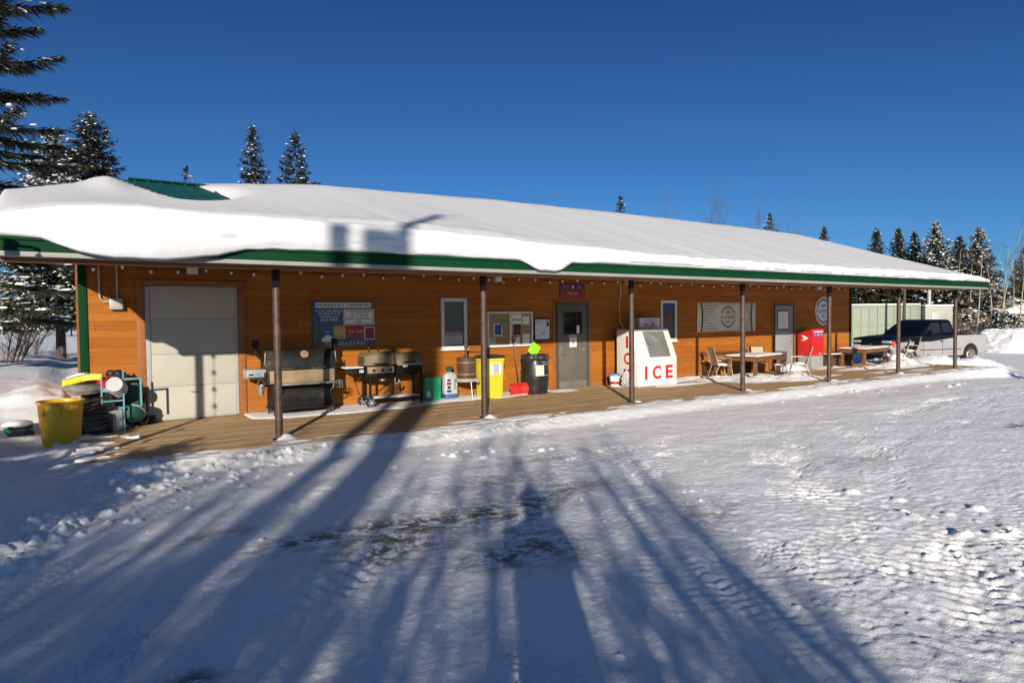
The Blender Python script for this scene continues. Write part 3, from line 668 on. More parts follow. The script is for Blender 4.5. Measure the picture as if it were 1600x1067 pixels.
# ------------------------------------------------------------------ things fixed to the wall and soffit
t = thing('electrical_box', 'pale grey electrical box with two conduits on the sunlit siding by the garage door', 'electrical box', (.705, 0, 2.03))
MB().bx((-.10, -.115, -.095), (.10, -.002, .095), .02).build('enclosure', 'grey', t)
MB().bx((-.085, -.122, -.08), (.085, -.1155, .08), .004).build('cover', 'grey', t)
MB().tube([(.02, -.05, .096), (.02, -.05, .5), (.02, -.05, .80)], .014).build('conduit', 'grey', t)
MB().tube([(-.235, -.04, .82), (-.235, -.04, .2), (-.225, -.04, .10), (-.19, -.04, .05), (-.101, -.05, .03)], .014).build('conduit', 'grey', t)
for x, dsc in ((1.87, 'above the garage door'), (8.2, 'above the notice board'), (12.25, 'above the ice merchandiser'), (20.75, 'near the round sign')):
    q = thing('porch_light', f'small white porch light box under the soffit {dsc}', 'porch light', (x, -.09, 2.62), 0, 'porch lights under the soffit')
    MB().bx((-.085, -.07, -.065), (.085, .088, .065), .012).build('housing', 'white', q); MB().bx((-.07, -.078, -.05), (.07, -.0705, .04), .004).build('lens', 'paper', q)
t = thing('string_lights', 'string of small clear bulbs looped along the top of the porch wall', 'string lights', (0, 0, 0))
pts = []; bulbs = []
x = .4; k = 0
while x < 22.7:
    sag = .035*math.sin(k*1.9)+random.uniform(-.015, .015); z = 2.625+sag; pts += [(x-.2, -.05, z+.045), (x, -.05, z+.03)]
    bulbs.append((x, z)); x += random.uniform(.36, .47); k += 1
MB().tube(pts, .006, 5).build('cord', 'cord', t)
bm_ = MB().ball((0, 0, 0), (.026, .026, .032), 10).build('light_bulb', 'bulb', t); sk = MB().cyl((0, 0, .020), (0, 0, .05), .013, n=8).build('socket', 'cord', bm_)
bm_.location = (bulbs[0][0], -.05, bulbs[0][1]-.02)
for x, z in bulbs[1:]:
    o = bm_.copy(); COL.objects.link(o); o.parent = t; o.location = (x, -.05, z-.02)
    s2 = sk.copy(); COL.objects.link(s2); s2.parent = o
o = MB().tube([(11.93, -.10, 2.86), (11.95, -.11, 2.4), (11.86, -.14, 1.95), (11.83, -.22, 1.6), (11.86, -.33, 1.42)], .007, 6).build('power_cord', 'paper')
tag(o, 'thin white power cord hanging from the soffit down to the ice merchandiser', 'cord')

# forestry sign
t = thing('fire_hazard_sign', 'blue and green forestry fire hazard sign with a row of danger colours on the wall', 'sign', (0, 0, 0))
def fx(u): return 3.98+((u/7.273+380)-487)/96*1.26
def fz(v): return 2.09-((v/7.273+430)-471)/68.5*.88
MB().bx((3.98, -.03, 1.21), (5.24, -.003, 2.09), .004).build('board', 'forest_blue', t)
MB().bx((3.985, -.0325, 1.215), (5.235, -.0305, fz(735)), 0).bx((3.985, -.0325, fz(735)), (fx(880), -.0305, fz(560)), 0).bx((5.16, -.0325, fz(570)), (5.235, -.0305, 2.08), 0).build('green_field', 'forest_green', t)
MB().bx((fx(815), -.034, fz(368)), (fx(1447), -.0306, fz(310)), 0).bx((fx(1125), -.034, fz(560)), (fx(1480), -.0306, fz(385)), 0).build('white_panel', 'whiteflat', t)
MB().bx((fx(1010), -.034, fz(715)), (fx(1143), -.0306, fz(570)), 0).build('moderate_panel', 'amber', t)
MB().bx((fx(1145), -.034, fz(705)), (fx(1356), -.0306, fz(570)), 0).build('high_panel', 'crimson', t)
MB().prism([(fx(875), fz(745)), (fx(1010), fz(745)), (fx(1010), fz(705)), (fx(943), fz(665)), (fx(875), fz(705))], lambda u, v, w: (u, w, v), -.037, -.0335).build('pointer', 'whiteflat', t, 0)
f = MB()
for q in ((1136, 398, 1470, 406), (1136, 542, 1470, 550), (1136, 406, 1143, 542), (1463, 406, 1470, 542)): f.bx((fx(q[0]), -.036, fz(q[3])), (fx(q[2]), -.0342, fz(q[1])))
f.build('border', 'crimson', t, 0)
MB().bx((fx(1360), -.036, fz(733)), (fx(1482), -.0306, fz(585)), 0).build('notice', 'whiteflat', t)
MB().bx((fx(1370), -.038, fz(725)), (fx(1474), -.0362, fz(595)), 0).build('notice_picture', 'darkred', t)
lettering(t, 'FORESTRY DIVISION', ((fx(815)+fx(1447))/2, -.0345, fz(339)), .062, 'ink', fx(1430)-fx(832), bold=.018)
for s, v, w in (('IF YOU SEE SMOKE', 402, 300), ('OR FIRE IN THE', 434, 250), ('WOODS CALL', 466, 205), ('310-FIRE', 501, 185)):
    lettering(t, s, (fx(965), -.0315, fz(v)), .038 if v < 500 else .05, 'whiteflat', (w/7.273)/96*1.26, bold=.008)
for s, v, w in (('YOU ARE IN THE', 425, 225), ('LAC LA BICHE', 458, 200), ('FOREST PROTECTION', 492, 300), ('AREA', 526, 78)):
    lettering(t, s, (fx(1302), -.035, fz(v)), .040, 'ink', (w/7.273)/96*1.26, bold=.015)
for s, u, w in (('LOW', 943, 55), ('MODERATE', 1077, 118), ('HIGH', 1206, 60), ('EXTREME', 1310, 80)):
    lettering(t, s, (fx(u), -.0345 if u > 1000 else -.0315, fz(637)), .03, 'whiteflat', (w/7.273)/96*1.26)
lettering(t, 'FIRE HAZARD', ((fx(915)+fx(1365))/2, -.034, fz(768)), .075, 'greyprint', fx(1365)-fx(915), bold=.012)
for u, v in ((795, 320), (840, 655), (1470, 350), (795, 780)): pass

# contents of the first window
t = thing('window_poster', 'pale pink and white poster standing inside the narrow white-framed window', 'poster', (0, 0, 0))
MB().bx((6.875, -.0145, 1.16), (7.325, -.0125, 1.44)).build('sheet', 'greyprint', t); MB().bx((6.875, -.0165, 1.36), (7.325, -.0150, 1.44)).build('header', pmat('mauve', (.30, .16, .20), .6, var=.1), t)
lettering(t, 'SHUTTERS', (7.11, -.0168, 1.40), .045, 'greyprint', .36)
MB().bx((6.88, -.0165, 1.145), (7.0, -.0150, 1.19)).build('sticker', 'teal', t)
t = thing('open_sign', 'unlit red oval open sign hanging inside the window behind the ice merchandiser', 'sign', (0, 0, 0))
ring = []
for a in range(25): ring.append((13.80+.20*math.cos(a*math.pi/12), -.018, 1.70+.13*math.sin(a*math.pi/12)))
MB().tube(ring, .009, 6).build('ring', 'crimson', t); lettering(t, 'OPEN', (13.80, -.016, 1.70), .10, 'crimson', .27, bold=.02)
MB().bx((13.56, -.0145, 1.86), (14.02, -.0125, 2.09)).build('blind', 'blue', t)

# glazed notice board
t = thing('notice_board', 'white framed notice board with two glazed doors and pinned papers', 'notice board', (0, 0, 0))
def bxp(u): return 7.94+((u/6.673+755)-760)/71*1.26
def bzp(v): return 1.88-((v/6.67+470)-487)/53*.81
MB().bx((7.97, -.03, 1.09), (9.17, -.003, 1.86)).build('cork_panel', 'cork', t)
fr = MB()
for q in ((7.94, 1.07, 7.985, 1.88), (9.155, 1.07, 9.20, 1.88), (7.986, 1.835, 9.154, 1.88), (7.986, 1.07, 9.154, 1.115), (8.54, 1.116, 8.60, 1.834)): fr.bx((q[0], -.065, q[1]), (q[2], -.002, q[3]), .004)
fr.build('frame', 'white', t)
for u0, v0, u1, v1, m_ in ((165, 145, 250, 250, 'limepaper'), (100, 235, 188, 357, 'paper'), (45, 365, 122, 462, 'greyprint'), (292, 138, 392, 240, 'paper'), (310, 243, 380, 352, 'ink'), (402, 160, 475, 247, 'paper'), (300, 358, 372, 458, 'paper'), (402, 345, 476, 455, 'paper')):
    MB().bx((bxp(u0), -.034, bzp(v1)), (bxp(u1), -.0305, bzp(v0))).build('paper', m_, t)
MB().bx((bxp(110), -.036, bzp(345)), (bxp(178), -.0343, bzp(245))).build('picture', 'blue', t); MB().bx((bxp(295), -.036, bzp(202)), (bxp(388), -.0343, bzp(190))).bx((bxp(305), -.036, bzp(375)), (bxp(368), -.0343, bzp(365))).build('print', 'crimson', t)
MB().bx((bxp(322), -.036, bzp(342)), (bxp(370), -.0343, bzp(300))).build('picture', 'mauve' if 'mauve' in M else 'darkred', t)
MB().bx((bxp(172), -.036, bzp(200)), (bxp(245), -.0343, bzp(190))).bx((bxp(172), -.036, bzp(220)), (bxp(245), -.0343, bzp(212))).build('print', 'forest_green', t)
t = thing('whiteboard', 'small portrait whiteboard in a black frame between the notice board and grey door', 'whiteboard', (0, 0, 0))
MB().bx((9.285, -.02, 1.215), (9.715, -.002, 1.69)).build('panel', 'signgrey', t)
fr = MB()
for q in ((9.265, 1.19, 9.284, 1.72), (9.716, 1.19, 9.735, 1.72), (9.285, 1.691, 9.715, 1.72), (9.285, 1.19, 9.715, 1.214)): fr.bx((q[0], -.03, q[1]), (q[2], -.002, q[3]), .003)
fr.build('frame', 'black', t)
wr = MB()
for k, (z, w) in enumerate(((1.655, .22), (1.62, .30), (1.575, .13), (1.44, .05), (1.36, .16), (1.33, .12))): wr.bx((9.30+(.16 if k > 3 else 0), -.0225, z), (9.30+(.16 if k > 3 else 0)+w, -.0205, z+.008))
wr.build('handwriting', 'blue', t, 0)
MB().ball((9.655, -.035, 1.57), (.028, .012, .05), 10).tube([(9.63, -.03, 1.68), (9.66, -.03, 1.62)], .008).build('eraser', 'black', t)

# post office sign above the door
t = thing('post_office_sign', 'red sign with two blue bars and a white town name above the grey door', 'sign', (0, 0, 0))
MB().bx((10.04, -.03, 2.215), (10.82, -.003, 2.575), .004).build('board', 'signred', t)
MB().bx((10.06, -.034, 2.425), (10.375, -.0305, 2.53)).bx((10.475, -.034, 2.425), (10.80, -.0305, 2.53)).build('blue_bar', 'signblue', t)
for s, x, z in (('CANADA', 10.21, 2.50), ('POST', 10.17, 2.455), ('POSTES', 10.63, 2.50), ('CANADA', 10.64, 2.455)): lettering(t, s, (x, -.0345, z), .032, 'greyprint')
MB().prism([(10.385, 2.52), (10.44, 2.505), (10.475, 2.475), (10.43, 2.44), (10.39, 2.43), (10.425, 2.475)], lambda u, v, w: (u, w, v), -.035, -.031).build('emblem', 'whiteflat', t, 0)
lettering(t, 'Flatbush', (10.43, -.0315, 2.325), .075, 'greyprint', .33)
# notices on the doors
t = thing('door_notice', 'white paper notice with a red heading taped below the grey door window', 'notice', (0, 0, 0))
MB().bx((10.32, -.0335, 1.0), (10.54, -.0305, 1.285)).build('sheet', 'paper', t); MB().bx((10.33, -.0348, 1.235), (10.53, -.0338, 1.262)).build('heading', 'crimson', t); MB().bx((10.38, -.0348, 1.07), (10.48, -.0338, 1.17)).build('picture', 'greyprint', t)
o = MB().bx((10.545, -.0375, 1.335), (10.63, -.0345, 1.53)).build('window_sticker', 'paper'); tag(o, 'small white paper stuck in the lower corner of the grey door window', 'notice')
t = thing('door_poster', 'pale typed poster taped over the window of the blue-grey door', 'poster', (0, 0, 0))
MB().bx((18.67, -.0385, 1.305), (19.19, -.0345, 1.85)).build('sheet', 'paper', t)
b = MB()
for k in range(11): b.bx((18.72, -.0398, 1.78-k*.04), (18.72+random.uniform(.2, .42), -.0388, 1.788-k*.04))
b.build('print', 'greyprint', t, 0)

# store banner and round sign
def logo(parent, cx, cz, r, y, name='FLATBUSH'):
    b = MB()
    for a0, a1 in ((20, 160), (200, 340)):
        for a in range(a0, a1, 4):
            p = [(r*math.cos(R(a+d))*k, r*math.sin(R(a+d))*k) for d, k in ((0, .88), (4.05, .88), (4.05, .97), (0, .97))]
            b.quad(*[(cx+u, y, cz+v) for u, v in p])
        for a in range(a0+2, a1, 10):
            p = [(r*math.cos(R(a+d))*k, r*math.sin(R(a+d))*k) for d, k in ((0, .96), (6, .96), (5, 1.05), (1, 1.05))]
            b.quad(*[(cx+u, y-.0008, cz+v) for u, v in p])
    b.build('gear_ring', 'ink', parent, 0)
    # a grazing animal on a strip of grass, and three ears of grain
    a = [(-.30, -.03), (-.20, .06), (-.05, .10), (.15, .09), (.24, .13), (.33, .10), (.30, .03), (.22, .02), (.20, -.10), (.15, -.10), (.14, -.02), (-.05, -.02), (-.07, -.10), (-.12, -.10), (-.14, -.02), (-.28, -.09)]
    MB().prism([(cx+u*r, cz+r*.42+v*r) for u, v in a], lambda u, v, w: (u, w, v), y-.0016, y).build('emblem', 'ink', parent, 0)
    g = MB()
    for dx_, h in ((-.17, .16), (0, .24), (.17, .16)):
        for k in range(4):
            zc = cz-r*.60+k*h*r*.33; g.quad((cx+dx_*r, y, zc), (cx+dx_*r+.05*r, y, zc+.05*r), (cx+dx_*r, y, zc+.10*r), (cx+dx_*r-.05*r, y, zc+.05*r))
    g.build('grain_emblem', 'ink', parent, 0)
    lettering(parent, name, (cx, y, cz-.02*r), r*.30, 'ink', r*2.0, bold=.004)
t = thing('store_banner', 'beige store banner with side lists and a round gear emblem beside the narrow window', 'banner', (0, 0, 0))
MB().bx((14.96, -.02, 1.27), (17.56, -.003, 2.12), .002).build('sheet', 'signbeige', t)
b = MB()
for s in (-1, 1):
    pts = [(16.26+s*(1.14+.045*math.cos(k/12*math.pi-math.pi/2)*-1), 1.28+k*.83/12) for k in range(13)]
    for (u0, v0), (u1, v1) in zip(pts[:-1], pts[1:]): b.quad((u0-.035, -.0215, v0), (u0+.035, -.0215, v0), (u1+.035, -.0215, v1), (u1-.035, -.0215, v1))
b.bx((15.20, -.0215, 2.072), (17.34, -.0203, 2.082)); b.bx((15.20, -.0215, 1.285), (17.34, -.0203, 1.295)); b.build('stripe', 'inkbrown', t, 0)
for k, s in enumerate(('Hunting & Fishing Licences', 'Bait and Tackle', 'Frozen Bread', 'Ice Cream', 'Lottery', 'Movies', 'Confectionery', 'Ice and Firewood', '& Much More Here')):
    lettering(t, s, (15.21, -.0215, 2.02-k*.083), .055, 'inkbrown', align='LEFT')
for k, s in ((0, 'Grocery'), (1, 'Produce'), (2, 'Coffee'), (3, 'Gas'), (4, 'Oil'), (5, 'Mail'), (6, 'Tools'), (7, 'Toys'), (8, 'and So Much More')):
    lettering(t, s, (17.31, -.0215, 2.02-k*.083), .055, 'inkbrown', align='RIGHT')
logo(t, 16.28, 1.70, .31, -.0216)
t = thing('round_sign', 'round white sign with a dark gear emblem near the right end of the wall', 'sign', (0, 0, 0))
MB().cyl((21.15, -.003, 1.86), (21.15, -.03, 1.86), .47, n=48, bev=.004).build('board', 'signgrey', t)
logo(t, 21.15, 1.86, .40, -.0316)

# ------------------------------------------------------------------ pellet grill
t = thing('pellet_grill', 'large dusty black pellet grill on casters with a bronze front panel and pale shelf', 'barbecue', (3.56, -.44, 0))
X0, X1 = -.60, .63
lidp = [(-.27, .835), (-.28, .93), (-.255, 1.03), (-.20, 1.12), (-.11, 1.18), (.02, 1.195), (.16, 1.17), (.25, 1.08), (.27, .835)]
f3 = lambda u, v, w: (w, u, v)
lid = MB().prism(lidp, f3, X0, X1, .008).build('lid', 'blackdusty', t)
for x in (-.26, .30): MB().tube([(x-.12, -.285, .86), (x-.10, -.34, .865), (x+.10, -.345, .87), (x+.14, -.31, .885), (x+.15, -.27, .90)], .013).build('handle', 'chrome', lid)
MB().cyl((.06, -.245, 1.105), (.06, -.262, 1.115), .075, n=20, bev=.003).build('emblem', 'tan_steel', lid)
MB().bx((X0+.005, -.275, .585), (X1-.005, .27, .833), .01).build('chamber', 'blackdusty', t)
MB().bx((X0+.03, -.288, .60), (X1-.03, -.276, .825), .004).build('front_panel', 'tan_steel', t)
MB().bx((X0+.10, -.50, .575), (X1-.06, -.292, .60), .008).build('shelf', 'steel', t)
for x in (X0+.14, X1-.11): MB().tube([(x, -.46, .575), (x, -.46, .50), (x, -.29, .42)], .012).build('bracket', 'steel', t)
c = MB().bx((X0+.10, -.24, .16), (X1-.04, .24, .582), .008).build('cabinet', 'black', t)
MB().bx((X0+.14, -.252, .30), (X1-.08, -.241, .45), .006).build('cabinet_panel', 'blackdusty', c)
MB().bx((X0+.08, -.27, .115), (X1-.02, .25, .158), .006).build('base', 'black', t)
for x in (X0+.12, X1-.10):
    for y in (-.24, .20):
        w = MB().cyl((x-.02, y, .055), (x+.02, y, .055), .055, n=18, bev=.008).build('caster', 'rubber', t); MB().bx((x-.035, y-.03, .045), (x-.023, y+.03, .114), .003).bx((x+.023, y-.03, .045), (x+.035, y+.03, .114), .003).cyl((x-.036, y, .055), (x+.036, y, .055), .02, n=12).build('fork', 'chrome', w)
MB().bx((X0-.33, -.18, .70), (X0-.005, .18, .86), .015).build('hopper', 'grey', t)
q = MB().bx((X0-.36, -.27, .735), (X0-.06, -.185, .825), .012).build('controller', 'grey', t); MB().bx((X0-.22, -.274, .755), (X0-.12, -.2705, .805), .002).build('screen', 'teal', q); MB().bx((X0-.32, -.274, .765), (X0-.24, -.2705, .795), .002).build('label_plate', 'black', q)
for x, z in ((X0-.13, 1.33), (X1+.09, 1.33)):
    s = 1 if x < 0 else -1
    MB().tube([(x+s*.16, .05, 1.0), (x+s*.06, .05, 1.10), (x, .05, 1.16), (x, .05, z-.02)], .045, 12).cyl((x, .05, z-.07), (x, .05, z+.05), .058, n=18).build('smoke_stack', 'black', t)
MB().tube([(X0-.02, -.2, 1.15), (X0-.03, -.2, .95), (X0-.005, -.2, .9)], .012).tube([(X1+.02, -.2, 1.15), (X1+.03, -.2, .95), (X1+.005, -.2, .9)], .012).build('hinge_arm', 'steel', t)
k = MB().lathe([(.045, 0), (.065, .17), (.068, .17), (.05, .01)], 18, (X0-.12, -.26, .42)).build('grease_bucket', 'steel', t); MB().tube([(X0-.185, -.26, .585), (X0-.15, -.26, .68), (X0-.09, -.26, .68), (X0-.055, -.26, .585)], .004).build('bail', 'steel', k)
bk = MB()
for z in (.46, .52, .58): bk.tube([(X1+.03, -.24, z), (X1+.14, -.24, z), (X1+.14, -.05, z), (X1+.03, -.05, z)], .006, 5)
for x, y in ((.03, -.24), (.085, -.24), (.14, -.24), (.14, -.14), (.14, -.05)): bk.tube([(X1+x, y, .46), (X1+x, y, .60)], .005, 5)
bk.build('wire_basket', 'steel', t)

# ------------------------------------------------------------------ gas and charcoal combo grill
t = thing('combo_grill', 'two-lidded gas and charcoal grill with three chimneys and one pair of wheels', 'barbecue', (5.42, -.38, 0))
lp = [(-.20, .83), (-.215, .92), (-.19, 1.02), (-.10, 1.085), (.06, 1.09), (.18, 1.03), (.21, .92), (.21, .83)]
l1 = MB().prism(lp, f3, -.60, .01, .012).build('gas_lid', 'lid_tan', t)
MB().tube([(-.42, -.205, .865), (-.41, -.245, .86), (-.15, -.245, .86), (-.14, -.205, .865)], .012).build('handle', 'black', l1); MB().cyl((-.30, -.175, 1.005), (-.30, -.20, 1.02), .028, n=16).build('gauge', 'steel', l1); MB().bx((-.34, -.2175, .925), (-.25, -.2125, .945)).build('badge', 'crimson', l1)
for z in (.87, .905, .94, .975): MB().bx((-.615, -.15, z), (-.601, .12, z+.012), 0).build('vent', 'black', l1)
MB().prism([(-.20, .82), (-.20, .62), (-.12, .56), (.14, .56), (.21, .82)], f3, -.58, 0, .006).build('firebox', 'black', t)
p = MB().bx((-.56, -.245, .675), (-.01, -.202, .805), .008).build('control_panel', 'tan_steel', t)
for x in (-.44, -.26, -.09): MB().cyl((x, -.246, .735), (x, -.272, .735), .028, n=18, bev=.004).build('knob', 'black', p)
MB().cyl((-.355, -.246, .735), (-.355, -.26, .735), .012, n=12).build('igniter', 'crimson', p)
bp = [(.24*math.cos(R(a)), .83+.23*math.sin(R(a))) for a in range(0, 181, 15)]
l2 = MB().prism(bp, f3, .06, .60, .015).build('charcoal_lid', 'lid_tan', t)
MB().tube([(.20, -.23, .875), (.21, -.265, .87), (.45, -.265, .87), (.46, -.23, .875)], .012).build('handle', 'black', l2); MB().bx((.30, -.235, .93), (.40, -.22, .955)).build('badge', 'crimson', l2)
cb = [(.24*math.cos(R(a)), .825+.24*math.sin(R(a))) for a in range(180, 361, 15)]
MB().prism(cb, f3, .06, .60, .015).build('charcoal_drum', 'black', t)
MB().bx((.05, -.27, .812), (.61, -.243, .828), .003).build('drum_rim', 'steel', t); MB().bx((.17, -.275, .775), (.27, -.262, .81), .004).build('tag', 'paper', t)
for x, z in ((-.43, 1.17), (-.23, 1.175), (.08, 1.16)): MB().cyl((x, .02, 1.05), (x, .02, z), .022, n=14).cyl((x, .02, z), (x, .02, z+.012), .042, n=16).build('chimney', 'blackdusty', t)
MB().bx((-1.00, -.20, .765), (-.61, .18, .79), .006).bx((-.99, -.205, .68), (-.62, -.19, .764), .003).build('side_shelf', 'black', t)
MB().bx((-1.0, -.19, .7915), (-.62, .17, .812), .01).build('shelf_snow', 'snow', t); MB().bx((-.72, -.21, .70), (-.63, -.2055, .76)).build('label_plate', 'greyprint', t)
for x in (-.50, .60):
    for y in (-.2, .18): MB().bx((x-.02, y-.02, .0 if x > 0 else .10), (x+.02, y+.02, .80 if x > 0 else .62), .004).build('leg', 'black', t)
MB().bx((-.50, -.22, .15), (.62, .20, .175), .004).build('bottom_rack', 'blackdusty', t); MB().bx((-.46, -.18, .1765), (.58, .17, .192), .006).build('rack_snow', 'snow', t)
for y in (-.235, .21):
    w = MB().cyl((-.50, y-.022, .105), (-.50, y+.022, .105), .105, n=26, bev=.012).build('wheel', 'rubber', t); hub = MB().cyl((-.50, y-.028, .105), (-.50, y+.028, .105), .03, n=14)
    for a in range(6): hub.box((-.50+.045*math.cos(a*1.047), y-.023, .105+.045*math.sin(a*1.047)), (.06, .006, .014), 0, Matrix.Rotation(-a*1.047, 3, 'Y'))
    hub.build('hub', 'grey', w)
MB().tube([(-.62, -.1, .66), (-.78, -.15, .5), (-.74, -.2, .3), (-.58, -.1, .2), (-.3, 0, .25), (0, .05, .45)], .010).build('gas_hose', 'cord', t)
MB().tube([(.03, -.18, .56), (.03, -.18, .44)], .02).tube([(.03, -.18, .43), (.10, -.19, .47), (.12, -.19, .52)], .02).tube([(.03, -.18, .43), (.03, -.18, .18)], .006).cyl((-.16, 0, .56), (-.16, 0, .50), .07, n=18).build('grease_tray', 'steel', t)

def rrect(w, d, r, n=4):
    P = []
    for cx, cy, a0 in ((w/2-r, d/2-r, 0), (-w/2+r, d/2-r, 90), (-w/2+r, -d/2+r, 180), (w/2-r, -d/2+r, 270)):
        for k in range(n+1): a = R(a0+90*k/n); P.append((cx+r*math.cos(a), cy+r*math.sin(a)))
    return P
def loft(mb, secs, cap=True):
    rings = [[mb.bm.verts.new((u, v, z)) for u, v in P] for P, z in secs]; n = len(rings[0])
    for a, b in zip(rings[:-1], rings[1:]):
        for j in range(n): mb.bm.faces.new((a[j], a[(j+1) % n], b[(j+1) % n], b[j]))
    if cap: mb.bm.faces.new(rings[0][::-1]); mb.bm.faces.new(rings[-1])
    return mb
# ------------------------------------------------------------------ small goods along the wall
t = thing('green_package', 'bright green shrink-wrapped package standing on snow beside the two-lidded grill', 'package', (6.41, -.27, .0), R(-6))
MB().bx((-.19, -.09, .01), (.19, .12, .51), .045).build('wrap', 'greenbag', t)
MB().tube([(-.02, -.093, .03), (.005, -.098, .10), (-.025, -.098, .16), (.01, -.098, .22), (-.02, -.098, .3), (.012, -.098, .38), (-.01, -.093, .48)], .010, 6).build('seam', 'greenbag', t); MB().bx((-.14, -.095, .10), (-.07, -.0905, .19)).prism([(-.14, .19), (-.07, .19), (-.105, .235)], lambda u, v, w: (u, w, v), -.0945, -.091).build('printed_tag', 'whiteflat', t, 0)
t = thing('salt_bag', 'white and blue sack with a gathered green neck leaning by the wall', 'sack', (6.88, -.20, 0))
loft(MB(), [(rrect(.27, .19, .05), .0), (rrect(.32, .23, .07), .03), (rrect(.335, .24, .09), .22), (rrect(.335, .23, .09), .42), (rrect(.31, .20, .08), .50), (rrect(.22, .14, .06), .55), (rrect(.10, .08, .03), .568), (rrect(.08, .07, .03), .58)]).build('sack', 'bagwhite', t)
loft(MB(), [(rrect(.275, .195, .05), .002), (rrect(.326, .236, .07), .03), (rrect(.338, .243, .08), .115)]).build('band', 'sackblue', t)
loft(MB(), [(rrect(.085, .075, .03), .575), (rrect(.08, .07, .03), .60), (rrect(.17, .09, .03), .67), (rrect(.13, .05, .02), .70)]).build('neck', 'darkteal', t)
b = MB()
for z0, z1, w in ((.15, .21, .10), (.225, .30, .07), (.315, .37, .10), (.385, .44, .08)): b.box((-.085, -.122, (z0+z1)/2), (w, .012, z1-z0-.012), .003)
b.box((.06, -.121, .31), (.014, .012, .2), .002); b.build('print', 'ink', t)
t = thing('fruit_press', 'old wooden basket fruit press on three metal legs with a long screw handle', 'fruit press', (7.17, -.42, 0))
bs = MB()
for a in range(22):
    an = a*2*math.pi/22; bs.box((.195*math.cos(an), .195*math.sin(an), .67), (.018, .048, .44), .004, Matrix.Rotation(an, 3, 'Z'))
bs.cyl((0, 0, .46), (0, 0, .86), .18, n=22); bs.build('basket', 'barrelwood', t)
for z in (.53, .78): MB().lathe([(.207, 0), (.213, 0), (.213, .022), (.207, .022), (.207, 0)], 30, (0, 0, z)).build('hoop', 'tan_steel', t)
MB().lathe([(.02, .0), (.23, 0), (.25, .03), (.25, .075), (.235, .075), (.225, .03), (0.001, .03)], 30, (0, 0, .375)).tube([(.10, -.22, .41), (.14, -.30, .385)], .03, 10).build('tray', 'cream', t)
MB().cyl((0, 0, .86), (0, 0, 1.12), .028, n=14).cyl((0, 0, .90), (0, 0, .95), .06, n=16).cyl((0, 0, 1.09), (0, 0, 1.15), .04, n=14).build('screw', 'barrelwood', t); MB().tube([(-.05, 0, 1.135), (.2, -.02, 1.13), (.46, -.05, 1.125)], .011).build('handle', 'steel', t)
for a in (30, 150, 270): MB().tube([(.2*math.cos(R(a)), .2*math.sin(R(a)), .375), (.27*math.cos(R(a)), .27*math.sin(R(a)), .0)], .012).build('leg', 'steel', t)
t = thing('yellow_bin', 'tall yellow waste bin with a dark lid and a white label behind the porch post', 'bin', (7.68, -.55, 0))
loft(MB(), [(rrect(.44, .40, .06), .005), (rrect(.47, .43, .07), .05), (rrect(.52, .47, .08), .80), (rrect(.54, .49, .08), .81), (rrect(.54, .49, .08), .865)]).build('body', 'yellow2', t)
loft(MB(), [(rrect(.555, .505, .085), .866), (rrect(.56, .51, .085), .90), (rrect(.52, .47, .08), .93), (rrect(.3, .28, .08), .94)]).build('lid', 'plastic_black', t)
MB().bx((-.12, -.247, .52), (.14, -.236, .77)).build('label_sheet', 'paper', t); MB().bx((-.06, -.2495, .53), (.09, -.2475, .76)).build('label_print', 'greyprint', t)
t = thing('snow_shovel', 'red snow shovel with a long pale shaft leaning on the notice board', 'shovel', (8.47, -.42, 0))
sp = []
for k in range(9): a = k/8; sp.append((-.12+.10*math.sin(a*math.pi*.5)-.0, .02+.26*a))
b = MB()
for sgn in (0,):
    F_ = [(-.14-.05*math.sin(a*math.pi), .015+.26*a) for a in np.linspace(0, 1, 9)]; Bk = [(u+.012, v) for u, v in F_[::-1]]
    b.prism(F_+Bk, f3, -.28, .28, 0)
for x in (-.16, 0, .16): b.prism([(u-.006, v) for u, v in F_]+[(u+.004, v) for u, v in F_[::-1]], f3, x-.012, x+.012)
b.build('blade', 'red', t); MB().tube([(-.0, -.13, .20), (.02, -.07, .32), (.17, .36, 1.18)], .014, 9).build('shaft', 'steel', t)
MB().tube([(.17, .352, 1.17), (.125, .355, 1.24), (.12, .358, 1.29), (.235, .358, 1.29), (.225, .355, 1.24), (.17, .352, 1.17)], .014, 8).build('grip', 'darkred', t)
t = thing('black_barrel', 'open-topped black drum barrel used as a bin with a paper note on its side', 'barrel', (8.95, -.47, 0))
b = MB().lathe([(.27, .0), (.285, .012), (.30, .10), (.312, .28), (.315, .29), (.318, .30), (.318, .44), (.314, .60), (.302, .72), (.292, .80), (.305, .815), (.305, .868), (.285, .868), (.275, .80), (.285, .5), (.26, .05), (.001, .05)], 40).build('drum', 'plastic_black', t)
MB().lathe([(.3065, .82), (.311, .825), (.311, .845), (.3065, .85)], 40).build('ring', 'steel', t)
MB().lathe([(.308, .76), (.316, .83), (.313, .885), (.29, .895), (.27, .84), (.25, .72)], 40, flute=.03, fn=9).build('bin_liner', 'plastic_black', t)
for s in (-1, 1): MB().bx((s*.335-.02, -.05, .60), (s*.335+.02, .05, .66), .01).build('handle', 'plastic_black', t)
nt_ = []
for k in range(6):
    a0, a1 = R(238+k*6.2), R(238+(k+1)*6.2); nt_.append((a0, a1))
b = MB()
for a0, a1 in nt_: b.quad((.321*math.cos(a0), .321*math.sin(a0), .42), (.321*math.cos(a1), .321*math.sin(a1), .42), (.317*math.cos(a1), .317*math.sin(a1), .66), (.317*math.cos(a0), .317*math.sin(a0), .66))
b.build('note', pmat('note', (.62, .60, .44), .7, var=.06), t)
b = MB()
for dx_, z in ((0, .73), (.03, .68), (.05, .43)): b.box((.03+dx_, -.315, z), (.12, .004, .012), 0)
b.build('scuff', 'greyprint', t, 0)
